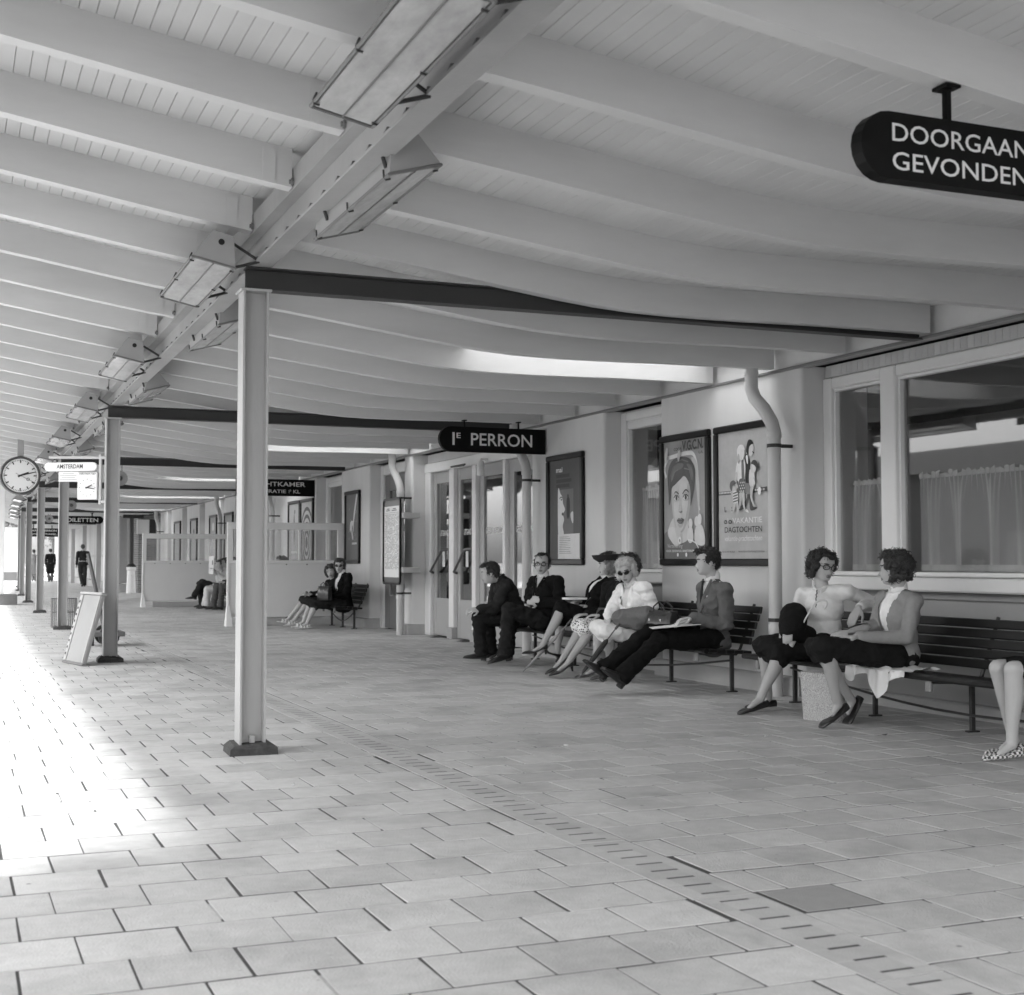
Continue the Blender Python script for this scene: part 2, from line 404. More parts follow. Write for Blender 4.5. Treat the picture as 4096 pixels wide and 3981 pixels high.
# roof deck above the boards
dk=MB(); tx=[XL-.05,0,1.5,3,SX0-.02]; 
def deck(xs,ys):
    n=len(xs); o=len(dk.v)
    for t in (RTOP+.024,RTOP+.10):
        for yy in ys: dk.v.extend([(WX(q,yy),yy,ZB(q)+t) for q in xs])
    L=len(ys)*n
    for i in range(len(ys)-1):
        for k in range(n-1):
            a=o+i*n+k; dk.f.append((a,a+n,a+n+1,a+1)); a+=L; dk.f.append((a,a+1,a+n+1,a+n))
    for i in range(len(ys)-1):
        a=o+i*n; dk.f.append((a,a+L,a+n+L,a+n)); a=o+i*n+n-1; dk.f.append((a,a+n,a+n+L,a+L))
    for k in range(n-1):
        a=o+k; dk.f.append((a,a+1,a+1+L,a+L)); a=o+(len(ys)-1)*n+k; dk.f.append((a,a+L,a+1+L,a+1))
ROOF=mat('roof_felt',.12,.9,.2,3)
deck([XL-.05,-.6,.2,1,1.8,2.6,3.3,3.8,SX0-.02],ygrid(YA,YB))
p=YA
for a,b in SKYL:
    if a>p: deck([SX0-.02,4.7,5.3,6,SX1+.02],ygrid(p,a))
    p=b
deck([SX0-.02,4.7,5.3,6,SX1+.02],ygrid(p,YB)); deck([SX1+.02,6.6,7.6],ygrid(YA,YB))
dk.build('roof_deck',ROOF,can)
SKG=mat('skylight_wired_glass',.85,.4,trans=.8)
for a,b in SKYL:
    if b<0: continue
    MB().box(SX0-.02,SX1+.02,a-.02,b+.02,ZB(5.2)+RTOP+.115,ZB(5.2)+RTOP+.125).build('skylight_pane',SKG,can)
# fascia along the outer edge
fa=MB(); ys=ygrid(YA,YB,4)
for yy in ys: fa.v+=[(WX(XL,yy)-.06,yy,ZB(XL)-.02),(WX(XL,yy)-.02,yy,ZB(XL)-.02),(WX(XL,yy)-.02,yy,ZB(XL)+.33),(WX(XL,yy)-.06,yy,ZB(XL)+.33)]
for i in range(len(ys)-1):
    for k in range(4): fa.f.append((i*4+k,i*4+(k+1)%4,i*4+4+(k+1)%4,i*4+4+k))
fa.build('fascia',WHITE,can)
# longitudinal beam: riveted girder with channel on top, following the slight curve
def sweep(prof,y0,y1,step=2.6):
    m=MB(); ys=ygrid(y0,y1,step); n=len(prof)
    for yy in ys: m.v+=[(a+cur(yy),yy,b) for a,b in prof]
    for i in range(len(ys)-1):
        for k in range(n): m.f.append((i*n+k,i*n+n+k,i*n+n+(k+1)%n,i*n+(k+1)%n))
    m.f.append(tuple(range(n))); m.f.append(tuple((len(ys)-1)*n+k for k in reversed(range(n))))
    return m
sweep([(1.598,2.815),(1.715,2.815),(1.715,2.829),(1.663,2.833),(1.663,2.985),(1.649,2.985),(1.649,2.833),(1.598,2.829)],YA,YB).build('girder',STEEL,can)
sweep([(1.587,2.988),(1.602,2.988),(1.602,3.000),(1.602,3.088),(1.69,3.088),(1.69,3.10),(1.587,3.10)],YA,YB).build('top_channel',STEEL,can)
sweep([(1.583,2.984),(1.66,2.984),(1.66,2.9875),(1.583,2.9875)],YA,YB).build('flange_strip',STEEL,can)
bo=MB()

for y in RY:
    if y>62 or y<2.5: continue
    for dy,dz in((-.05,.035),(.045,.065)):
        c=cur(y); bo.lathe([(.019,0),(.021,-.012),(.012,-.013),(.012,-.022)],(1.5865+c,y+.045+dy,2.99+dz),6,'x')
tag(bo.build('bolts',mat('bolt_steel',.2,.5,.2,30),can),kind='stuff')
lg=MB(); y=2.7
while y<45:
    c=cur(y)
    lg.add([(1.600+c,y-.022,2.8295),(1.600+c,y+.022,2.8295),(1.645+c,y+.022,2.8335),(1.645+c,y-.022,2.8335),(1.61+c,y-.004,2.857),(1.61+c,y+.004,2.857),(1.635+c,y+.004,2.857),(1.635+c,y-.004,2.857)],[(0,1,5,4),(1,2,6,5),(2,3,7,6),(3,0,4,7),(4,5,6,7)]); y+=.255
tag(lg.build('rivet_lugs',mat('lug_steel',.16,.5,.2,30),can),kind='stuff')
# brackets that tie each rafter to the channel
for y in RY:
    if 3<y<40:
        c=cur(y); MB().box(1.43+c,1.495+c,y-.007,y-.001,3.02,3.19).build('tie_bracket',RAFT,can)
# columns and cross beams
CY=[7.92+7.68*k for k in range(8)]
FOOT=mat('footing_bitumen',.045,.85,.9,22,bump=.9,bscale=40)
FOOTC=mat('footing_concrete',.3,.9,.3,15,bump=.4)
def hsec(x0,x1,y0,y1,tf,tw):
    ym=(y0+y1)/2
    return [(x0,y0),(x0+tf,y0),(x0+tf,ym-tw/2),(x1-tf,ym-tw/2),(x1-tf,y0),(x1,y0),(x1,y1),(x1-tf,y1),(x1-tf,ym+tw/2),(x0+tf,ym+tw/2),(x0+tf,y1),(x0,y1)]
CLAB=['steel column with dark footing standing nearest the slotted drain bend','steel column carrying the AMSTERDAM departure sign','steel column standing in the wire basket']
for k,y in enumerate(CY):
    c=cur(y); col=empty('steel_column',(1.622+c,y,0))
    lab=CLAB[k] if k<3 else 'slim grey steel column further along the platform row'
    if k==0: lab='tall grey steel column with a tarred footing, nothing attached to it'
    tag(col,lab,'column','steel columns along the platform')
    MB().prism(hsec(-.075,.075,-.075,.075,.012,.009),lambda a,b,t:(a,b,t),.04,2.68).build('shaft',STEEL,col)
    MB().cbox(-.09,.09,-.085,.085,2.664,2.6785,.002).build('cap_plate',STEEL,col)
    f=MB(); rr=[(-.14,-.13),(.135,-.14),(.14,.13),(-.13,.135)]; r2=[(-.105,-.09),(.10,-.10),(.10,.10),(-.10,.10)]
    f.add([(a,b,-.01) for a,b in rr]+[(a*.97,b*.97,.035+random.uniform(-.008,.008)) for a,b in rr]+[(a,b,.062+random.uniform(-.01,.01)) for a,b in r2],[(0,1,5,4),(1,2,6,5),(2,3,7,6),(3,0,4,7),(4,5,9,8),(5,6,10,9),(6,7,11,10),(7,4,8,11),(8,9,10,11)])
    f.build('footing',FOOT,col)
    MB().cbox(-.012,.02,-.05,-.03,.06,.105,.004).build('anchor_bolt',STEEL,col)
    # cross beam, child of the canopy
    L=6.42
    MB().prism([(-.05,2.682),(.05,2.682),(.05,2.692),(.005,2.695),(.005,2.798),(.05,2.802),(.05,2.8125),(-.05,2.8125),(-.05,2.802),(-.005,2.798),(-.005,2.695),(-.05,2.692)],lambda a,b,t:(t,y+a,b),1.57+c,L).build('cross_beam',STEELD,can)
# wall plate, cable and closing board along the head of the wall
MB().cbox(6.43,6.52,-.2,46.2,2.685,2.712,.004).build('wall_plate',mat('wall_plate_paint',.30,.6,.1,5),can)
MB().box(6.462,6.50,-.2,46.2,2.7125,2.93).build('closing_board',RAFT,can)
MB().tube([(6.418,-.2,2.695),(6.418,46.2,2.70)],.011,6).build('conduit',mat('conduit_grey',.18,.5),can)
# ================================================================== STATION BUILDING
bld=empty('station_building',(6.45,0,0)); tag(bld,'low plastered station building with recessed windows along the platform','building')
OX=6.45
class BM(MB):
    def build(s,name,m,parent=None,smooth=None):
        if parent is bld or True: s.v=[(a-OX,b,c) for a,b,c in s.v]
        return MB.build(s,name,m,parent,smooth)
WX0=6.45; RX=6.72
PIERS=[(9.43,11.84),(13.1,15.05),(19.62,20.0),(21.88,23.62),(25.5,28.95),(30.2,32.2),(33.4,34.75),(35.36,37.6),(38.54,40.6),(41.6,43.6),(44.5,46.0)]
def rpoly(cx0,cx1,cy0,cy1,r):   # plan outline with rounded front corners (front = low x)
    o=[]
    for k in range(5):
        a=math.pi/2*k/4; o.append((cx0+r-r*math.sin(a),cy0+r-r*math.cos(a)))
    for k in range(5):
        a=math.pi/2*k/4; o.append((cx0+r-r*math.cos(a),cy1-r+r*math.sin(a)))
    return o+[(cx1,cy1),(cx1,cy0)]
for a,b in PIERS:
    m=BM(); m.prism([(x,y) for x,y in rpoly(WX0,7.1,a,b,.035)],lambda p,q,t:(p,q,t),.15,2.70); m.build('wall_pier',PLASTER,bld,True)
    BM().cbox(6.375,7.0,a-.015,b+.015,-.02,.155,.012).build('pier_plinth',PLINTH,bld)
RECS=[(11.84,13.1,'win'),(20.0,21.88,'door'),(23.62,25.5,'win'),(28.95,30.2,'win'),(32.2,33.4,'win'),(34.75,35.36,'blank'),(37.6,38.54,'blank'),(40.6,41.6,'blank'),(43.6,44.5,'blank')]
def window(y0,y1,z0,z1,muls,transom=None,near=False,label=None):
    """painted frame from y0 (near) to y1 (far); muls: list of (ya,yb) mullions"""
    fr=BM(); X0,X1=6.655,6.775
    fr.cbox(X0,X1,y1-.11,y1,z0,z1,.008); fr.cbox(X0,X1,y0,y0+.11,z0,z1,.008)
    e=sorted([(y0,y0+.11)]+muls+[(y1-.11,y1)])
    for (a,b),(c,d) in zip(e,e[1:]):
        fr.cbox(X0+.006,X1,b,c,z1-.09,z1,.01); fr.cbox(X0+.006,X1,b,c,z0,z0+.035,.006)
        # moulded inner bead
        fr.cbox(X0+.03,X1-.03,b,c,z1-.115,z1-.0905,.004); fr.cbox(X0+.03,X1-.03,b,b+.022,z0+.0355,z1-.1155,.004); fr.cbox(X0+.03,X1-.03,c-.022,c,z0+.0355,z1-.1155,.004)
        if transom: fr.cbox(X0+.012,X1-.01,b+.0225,c-.0225,transom,transom+.07,.006)
    for a,b in muls: fr.cbox(X0-.004,X1,a,b,z0,z1,.01)
    w=fr.build('window',FRAME,bld)
    for (a,b),(c,d) in zip(e,e[1:]):
        BM().box(6.722,6.728,b+.01,c-.01,z0+.036,z1-.10).build('pane',GLASS,w)
    BM().cbox(6.52,6.80,y0-.0,y1-.004,z0-.105,z0-.004,.012).build('sill',FRAME,w)
    return w
# big waiting-room window beside the bench
window(3.2,9.43,.985,2.60,[(8.50,8.68),(5.55,5.73)])
for (a,b,zc) in ((3.2,9.43,.0),):
    BM().box(6.70,7.0,a,b,.10,.88).build('parapet',mat('parapet_plaster',.40,.8,.12,3,stain=.15,bump=.1),bld)
    BM().cbox(6.60,7.0,a,b,-.02,.10,.012).build('recess_kerb',PLINTH,bld)
    BM().cbox(6.66,6.70,a,b,.82,.876,.006).build('moulding',mat('mould_paint',.33,.6,.1,6),bld)
hb=MB().cbox(-.012,.012,-.0345,.0345,2.604,2.70,.003).mesh('header_board',mat('header_paint',.52,.55,.06,5,island=.06,stain=.08))
y=4.2
while y<9.4: link('header_board',hb,bld,(6.667-OX,y,0)); y+=.0705
BM().box(6.685,6.9,3.2,9.43,2.602,2.70).build('header',PLASTER,bld)
for a,b,k in RECS:
    if k=='win':
        w=window(a,b,.985,2.68,[],2.50)
        BM().box(6.70,7.0,a,b,.10,.88).build('parapet',mat('parapet_plaster',.40),bld)
        BM().cbox(6.60,7.0,a+.016,b-.016,-.02,.10,.012).build('recess_kerb',PLINTH,bld)
        BM().box(6.70,7,a,b,2.682,2.7).build('header',PLASTER,bld)
    elif k=='blank':
        BM().box(6.72,7.1,a-.05,b+.05,0,2.8).build('recess_wall',PLASTER,bld)
    else:
        # side door
        d=BM(); d.cbox(6.64,6.78,b-.15,b-.004,0,2.68,.01); d.cbox(6.64,6.78,a+.004,a+.12,0,2.68,.01); d.cbox(6.645,6.78,a+.12,b-.15,2.52,2.68,.01)
        dw=d.build('door',FRAME,bld)
        l=BM(); l.cbox(6.68,6.73,a+.13,a+.33,.01,2.51,.006); l.cbox(6.68,6.73,b-.40,b-.155,.01,2.51,.006); l.cbox(6.682,6.728,a+.33,b-.40,.01,.55,.004); l.cbox(6.682,6.728,a+.33,b-.40,2.25,2.51,.004)
        l.build('leaf',mat('side_door_paint',.17,.4,.1,5),dw)
        BM().box(6.70,6.706,a+.325,b-.395,.545,2.255).build('pane',GLASS,dw)
        BM().box(6.70,7,a,b,2.682,2.7).build('header',PLASTER,bld)
# ---- main doors
D0,D1=15.05,19.62
posts=[(19.38,19.62),(18.36,18.55),(17.48,17.62),(16.41,16.49),(15.05,15.42)]
dm=BM()
for a,b in posts[:4]: dm.cbox(6.655,6.80,a,b,.0,2.42,.008)
dm.cbox(6.655,6.80,15.05,15.42,0,2.42,.008)
dm.cbox(6.645,6.80,D0,D1,2.42,2.565,.01)
doors=dm.build('entrance_door',FRAME,bld)
BM().box(6.70,7,D0,D1,2.567,2.7).build('header',PLASTER,bld)
for a,b in posts[1:4]: BM().cbox(6.63,6.82,a-.01,b+.01,-.01,.16,.006).build('post_shoe',PLINTH,doors)
GEEN=['UITGANG','UITGANG','GEEN UITGANG','GEEN UITGANG']
leaves=[(18.56,19.37),(17.63,18.35),(16.50,17.47),(15.43,16.40)]
for i,(a,b) in enumerate(leaves):
    l=BM(); X0,X1=6.71,6.755; s0=.13 if i<2 else .17
    l.cbox(X0,X1,b-s0,b-.004,.012,2.415,.005); l.cbox(X0,X1,a+.004,a+.10,.012,2.415,.005)
    l.cbox(X0+.002,X1-.002,a+.10,b-s0,.012,.56,.005); l.cbox(X0+.002,X1-.002,a+.10,b-s0,2.25,2.415,.005)
    lf=l.build('leaf',DOORP,doors)
    BM().box(6.733,6.738,a+.095,b-s0+.005,.555,2.255).build('pane',GLASS,lf)
    w=min(.62,b-a-s0-.2)*(1 if i>1 else .72); 
    text(GEEN[i],(0,0),w,.085,lambda u,v,d,yc=(a+b)/2+w/2,x=6.73:(x-d-OX,yc-u-.02,1.47+v),LETW,lf,.012)
    if i<2:
        BM().tube([(6.70,b-.02,.93),(6.64,b-.06,.95),(6.64,a+.24,1.26),(6.70,a+.12,1.27)],.019,8).build('push_bar',mat('bar_dark',.10,.3,0,1,metal=.3),lf,True)
        BM().box(6.729,6.732,(a+b)/2-.04,(a+b)/2+.06,1.02,1.24).build('notice',PAPER,lf)
cl=BM(); cl.tube([(6.66,17.9,2.44),(6.40,17.75,2.40),(6.40,17.2,2.40)],.012,6); cl.build('closer_arm',IRON,doors)
BM().lathe([(.05,0),(.055,.03),(.055,.16),(.035,.2)],(6.55,17.0,2.24),10).build('door_lamp',WHITE,doors,True)
BM().tube([(6.66,17.0,2.46),(6.55,17.0,2.46),(6.55,17.0,2.43)],.015,6).build('lamp_arm',WHITE,doors)
# rooms behind the glass
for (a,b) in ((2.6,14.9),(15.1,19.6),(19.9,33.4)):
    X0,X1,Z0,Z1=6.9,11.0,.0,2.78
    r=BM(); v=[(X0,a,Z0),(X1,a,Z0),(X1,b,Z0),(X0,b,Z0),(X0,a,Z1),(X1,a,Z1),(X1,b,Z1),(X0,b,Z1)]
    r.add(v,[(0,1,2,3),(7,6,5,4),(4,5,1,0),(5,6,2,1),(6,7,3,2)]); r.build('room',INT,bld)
BM().box(7.15,11.2,2.6,46,2.86,3.0).build('roof',ROOF,bld)
BM().box(10.9,11.2,2.6,46,0,2.86).build('rear_wall',PLASTER,bld)
BM().box(7.0,11.2,45.9,46.0,0,2.86).build('end_wall',PLASTER,bld)
BM().box(6.6,11.2,2.5,2.6,0,2.86).build('end_wall',PLASTER,bld)
BM().box(6.45,6.7,-3,3.2,0,2.8).build('wall_pier',PLASTER,bld)
# ---- curtains hung inside the windows
def lace():
    m=bpy.data.materials.new('lace'); m.use_nodes=True; n=m.node_tree.nodes; l=m.node_tree.links
    p=n['Principled BSDF']; p.inputs['Base Color'].default_value=(.86,.86,.86,1); p.inputs['Roughness'].default_value=.9
    t=n.new('ShaderNodeBsdfTranslucent'); t.inputs[0].default_value=(.7,.7,.7,1); tr=n.new('ShaderNodeBsdfTransparent')
    a=n.new('ShaderNodeMixShader'); a.inputs[0].default_value=.3; l.new(p.outputs[0],a.inputs[1]); l.new(t.outputs[0],a.inputs[2])
    lw=n.new('ShaderNodeLayerWeight'); lw.inputs[0].default_value=.35
    mr=n.new('ShaderNodeMapRange'); mr.inputs['From Min'].default_value=.18; mr.inputs['From Max'].default_value=.62; mr.inputs['To Min'].default_value=.50; mr.inputs['To Max'].default_value=.95; l.new(lw.outputs['Facing'],mr.inputs[0])
    b=n.new('ShaderNodeMixShader'); l.new(mr.outputs[0],b.inputs[0]); l.new(tr.outputs[0],b.inputs[1]); l.new(a.outputs[0],b.inputs[2])
    l.new(b.outputs[0],n['Material Output'].inputs[0]); return m
LACE=lace(); RODM=mat('rod',.5,.4)
def curtain(y0,y1,ztop,zbot,label,xc=6.84,seed=0):
    rnd=random.Random(seed); t=empty('curtain',(xc,y0,zbot)); tag(t,label,'curtain','net curtains in the station windows')
    n=int((y1-y0)/.010); ph=[(rnd.uniform(5,7),rnd.uniform(0,6),.6),(rnd.uniform(9,12),rnd.uniform(0,6),.5),(rnd.uniform(17,21),rnd.uniform(0,6),.15)]
    rows=[(0,.0),(.03,.05),(.08,.25),(.3,.7),(.6,.95),(1,1)]
    m=MB(); hh=ztop-zbot-.03
    for k,(s,amp) in enumerate(rows):
        z=zbot*0+ (hh*(1-s))
        for i in range(n+1):
            y=(y1-y0)*i/n
            q=y+.02*math.sin(7*y+3*s)*s
            w=sum(a*math.sin(f*q*2.4+p+s*.6) for f,p,a in ph)
            x=.042*amp*w+.005*math.sin(y*130)*max(0,1-s*3)
            m.v.append((x,y,z))
    for k in range(len(rows)-1):
        for i in range(n): m.f.append((k*(n+1)+i,(k+1)*(n+1)+i,(k+1)*(n+1)+i+1,k*(n+1)+i+1))
    m.build('cloth',LACE,t,True)
    h=MB()
    for i in range(n+1):
        y=(y1-y0)*i/n
        for zz,xx in((hh-.005,-.004),(hh+.035+.012*math.sin(y*97)+.006*math.sin(y*41),-.006)): h.v.append((xx+.012*math.sin(y*130),y,zz))
    for i in range(n): h.f.append((2*i,2*i+2,2*i+3,2*i+1))
    h.build('heading',mat('lace_heading',.66,.9),t,True)
    hm=MB()
    for i in range(n+1):
        y=(y1-y0)*i/n; w=sum(a*math.sin(f*(y+.02*math.sin(7*y+3))*2.4+p+.6) for f,p,a in ph); x=.042*w-.003
        hm.v+= [(x,y,.0),(x,y,.05)]
    for i in range(n): hm.f.append((2*i,2*i+2,2*i+3,2*i+1))
    hm.build('hem',mat('lace_hem',.62,.9),t,True)
    MB().tube([(.012,-.02,hh+.012),(.012,y1-y0+.02,hh+.012)],.006,6).build('rod',RODM,t)
curtain(8.72,9.27,1.75,1.025,'short net curtain behind the narrow pane by the wide window',seed=1)
curtain(5.75,8.44,1.76,1.025,'wide net curtain behind the large pane over the bench',seed=2)
curtain(11.98,12.96,1.88,1.025,'net curtain in the window between the poster walls',seed=3)
# ---- downpipes
def downpipe(y,label,straight=0):
    t=empty('downpipe',(6.28,y,0)); tag(t,label,'downpipe','rainwater downpipes on the wall')
    r=.055
    MB().tube([(0,0,-.01),(0,0,.55),(0,0,.551),(0,0,2.16)],[r,r,r,r],14).build('lower_pipe',PIPE,t,True)
    pts=[(0,0,2.12),(0,.0,2.17),(-.005,.03,2.25),(-.02,.12,2.37),(-.045,.22,2.47),(-.05,.26,2.55),(-.05,.26,2.73)]
    MB().tube(pts,r*1.03,14).build('swan_neck',PIPE,t,True)
    for z in (2.14,.56): MB().lathe([(r*1.12,z-.025),(r*1.12,z+.02),(r*1.02,z+.03)],(0,0,0),14).build('collar',PIPE,t,True)
    MB().lathe([(r*1.12,2.66),(r*1.12,2.69)],(-.05,.26,0),14).build('collar',PIPE,t,True)
    for z in (2.05,.62):
        b=MB(); b.lathe([(r*1.1,z-.015),(r*1.1,z+.015)],(0,0,0),14); b.cbox(.05,.20,-.018,.018,z-.014,z+.014,.003); b.build('bracket',IRON,t)
downpipe(9.58,'white downpipe beside the holiday-trips poster')
downpipe(14.80,'white downpipe between the entrance doors and the portrait-strip poster')
downpipe(19.66,'white downpipe holding the tall timetable board')
downpipe(28.5,'white downpipe behind the waiting-room sign')
downpipe(34.4,'white downpipe beside posters beyond the far glazed screen')
downpipe(45.2,'white downpipe at the end of the plastered wall')
# ================================================================== POSTERS
def sm_poly(pts,n=4):
    o=[];N=len(pts)
    for i in range(N):
        p0,p1,p2,p3=pts[i-1],pts[i],pts[(i+1)%N],pts[(i+2)%N]
        for k in range(n):
            t=k/n; o.append(tuple(.5*((2*p1[j])+(-p0[j]+p2[j])*t+(2*p0[j]-5*p1[j]+4*p2[j]-p3[j])*t*t+(-p0[j]+3*p1[j]-3*p2[j]+p3[j])*t**3) for j in(0,1)))
    return o
def ell(cx,cy,rx,ry,n=18,rot=0):
    return [(cx+rx*math.cos(2*math.pi*k/n)*math.cos(rot)-ry*math.sin(2*math.pi*k/n)*math.sin(rot),cy+rx*math.cos(2*math.pi*k/n)*math.sin(rot)+ry*math.sin(2*math.pi*k/n)*math.cos(rot)) for k in range(n)]
def ink(v): return mat('ink_%03d'%int(v*1000),v,.6,.14,16,stain=.12)
def stroke(pts,w):
    L=[];Rr=[]
    for i,p in enumerate(pts):
        a=pts[max(0,i-1)];b=pts[min(len(pts)-1,i+1)]; dx,dy=b[0]-a[0],b[1]-a[1]; d=math.hypot(dx,dy) or 1
        L.append((p[0]-dy/d*w/2,p[1]+dx/d*w/2)); Rr.append((p[0]+dy/d*w/2,p[1]-dx/d*w/2))
    return L+Rr[::-1]
def poster(y0,y1,z0,z1,bgv,label,art=(),texts=(),frame=.062,xf=6.45):
    """hangs on the wall: y0 near edge, y1 far edge; art in millimetre-like units 0..1 (x to the right), z up"""
    t=empty('framed_poster',(xf,(y0+y1)/2,(z0+z1)/2)); tag(t,label,'poster','framed posters on the wall')
    W=y1-y0; Hh=z1-z0; X=-.03
    f=MB()
    for a,b,c,d in((-W/2,W/2,Hh/2-frame,Hh/2),(-W/2,W/2,-Hh/2,-Hh/2+frame)): f.cbox(-.048,-.002,a,b,c,d,.010)
    for a,b in((-W/2,-W/2+frame),(W/2-frame,W/2)): f.cbox(-.048,-.002,a,b,-Hh/2+frame+.0005,Hh/2-frame-.0005,.010)
    f.build('frame',BLACK,t)
    MB().box(-.022,-.003,-W/2+frame*.8,W/2-frame*.8,-Hh/2+frame*.8,Hh/2-frame*.8).build('sheet',ink(bgv),t)
    w,h=W-2*frame,Hh-2*frame
    fn=lambda u,v,d:(-.022-d, w/2-u*w, -h/2+v*h)
    for k,(poly,v) in enumerate(art):
        m=MB(); m.add([fn(a,b,.0006+.00035*k) for a,b in poly],[tuple(range(len(poly)))]); m.build('print',ink(v),t)
    for (s,x,y,wd,ht,v,bold,shear) in texts:
        text(s,(x,y),wd,ht,lambda u,q,d:fn(u,q,.0006+.00035*(len(art)+2)),ink(v),t,bold,shear=shear)
    return t
P=sm_poly
# portrait poster
face=P([(.20,.62),(.19,.50),(.22,.38),(.27,.28),(.38,.215),(.47,.235),(.56,.31),(.62,.42),(.645,.50),(.62,.66),(.50,.72),(.30,.70)])
hair=P([(.12,.56),(.10,.68),(.13,.78),(.24,.845),(.45,.86),(.64,.83),(.75,.74),(.74,.62),(.68,.50),(.64,.44),(.645,.55),(.60,.64),(.50,.695),(.40,.67),(.28,.63),(.20,.60),(.17,.50),(.13,.46)])
art=[(P([(.0,.0),(.0,.20),(.12,.24),(.30,.25),(.55,.26),(.75,.22),(1.0,.18),(1.0,0)]),.16),
 (stroke(P([(.06,.70),(.10,.86),(.12,.865),(.55,.885),(.72,.86),(.80,.72),(.82,.45),(.825,.26)],5)[:32],.035),.70),
 (P([(.80,.46),(.74,.70),(.66,.84),(.78,.80),(.84,.60),(.83,.30)]),.50),
 (P([(.26,.36),(.10,.25),(.12,.18),(.28,.12),(.42,.13),(.56,.16),(.58,.24),(.54,.34)]),.55),
 (P([(.10,.25),(.16,.16),(.28,.11),(.36,.13),(.30,.20),(.24,.27)]),.62),
 (face,.56),(P([(.56,.31),(.62,.42),(.645,.50),(.62,.64),(.56,.60),(.585,.50),(.55,.40),(.47,.27),(.40,.225),(.47,.235)]),.40),(P([(.20,.58),(.19,.50),(.22,.38),(.27,.28),(.30,.27),(.25,.38),(.235,.50)]),.46),(P([(.24,.50),(.30,.485),(.38,.50),(.37,.545),(.30,.555),(.25,.54)]),.47),(P([(.465,.50),(.54,.485),(.61,.50),(.605,.55),(.54,.56),(.475,.545)]),.43),(P([(.41,.53),(.43,.46),(.455,.40),(.44,.39),(.415,.42)]),.47),(P([(.34,.30),(.41,.283),(.48,.30),(.46,.275),(.40,.262),(.36,.275)]),.44),(hair,.09),(P([(.18,.70),(.30,.80),(.48,.80),(.44,.76),(.30,.74),(.22,.67)]),.17),(P([(.56,.79),(.66,.78),(.71,.70),(.69,.64),(.65,.72)]),.16),(stroke([(.14,.60),(.16,.70),(.24,.78),(.34,.80)],.012),.15),(stroke([(.19,.66),(.26,.735),(.36,.755)],.010),.22),(stroke([(.30,.82),(.45,.835),(.60,.81)],.010),.18),(stroke([(.50,.76),(.62,.745),(.68,.66)],.010),.20),
 (P([(.245,.545),(.30,.575),(.37,.555),(.36,.545),(.30,.563)]),.10),(P([(.465,.555),(.54,.585),(.61,.56),(.60,.553),(.54,.572),(.47,.545)]),.10),
 (ell(.315,.515,.055,.020),.68),(ell(.535,.515,.058,.021),.68),(ell(.32,.515,.024,.020),.06),(ell(.54,.515,.025,.020),.06),
 (stroke([(.255,.517),(.30,.537),(.35,.533),(.38,.515)],.010),.06),(stroke([(.475,.515),(.51,.536),(.56,.537),(.605,.52)],.010),.06),
 (P([(.375,.40),(.40,.39),(.43,.385),(.46,.395),(.45,.405),(.42,.40)]),.22),(P([(.40,.50),(.385,.43),(.375,.405),(.39,.42)]),.36),
 (P([(.33,.325),(.38,.345),(.41,.338),(.44,.346),(.50,.33),(.46,.303),(.41,.292),(.36,.305)]),.17),(stroke([(.34,.325),(.41,.322),(.49,.329)],.006),.05),
 (ell(.40,.155,.040,.032),.75),(ell(.40,.155,.015,.013),.25),
 (ell(.655,.295,.05,.040),.62),(P([(.57,.18),(.60,.25),(.66,.265),(.71,.24),(.72,.16),(.64,.13)]),.60),(ell(.80,.31,.05,.042),.62),(ell(.865,.325,.05,.045),.66),(P([(.74,.18),(.78,.26),(.86,.285),(.95,.25),(.98,.12),(.80,.12)]),.60),
 (stroke([(.60,.16),(.70,.15),(.78,.13),(.84,.09)],.012),.72),
 (P([(.06,.89),(.10,.955),(.13,.93),(.11,.87),(.07,.82)]),.55),(P([(.36,.87),(.40,.935),(.43,.92),(.42,.86),(.38,.82)]),.50),
 (ell(.36,.035,.022,.016),.75),(ell(.56,.035,.022,.018),.75)]
tx=[('COOP',.28,.915,.17,.024,.03,.01,0),('V.G.C.N.',.475,.905,.49,.085,.055,.03,0),('U.A.',.86,.865,.10,.024,.05,.012,0),('Verzekering',.12,.085,.36,.042,.55,.0,.25),('VOOR ZIEKENHUIS, SANATORIUM',.08,.055,.66,.022,.72,.014,0)]
poster(10.86,11.79,1.06,2.31,.30,'black-framed poster with a large woman portrait and V.G.C.N. lettering',art,tx)
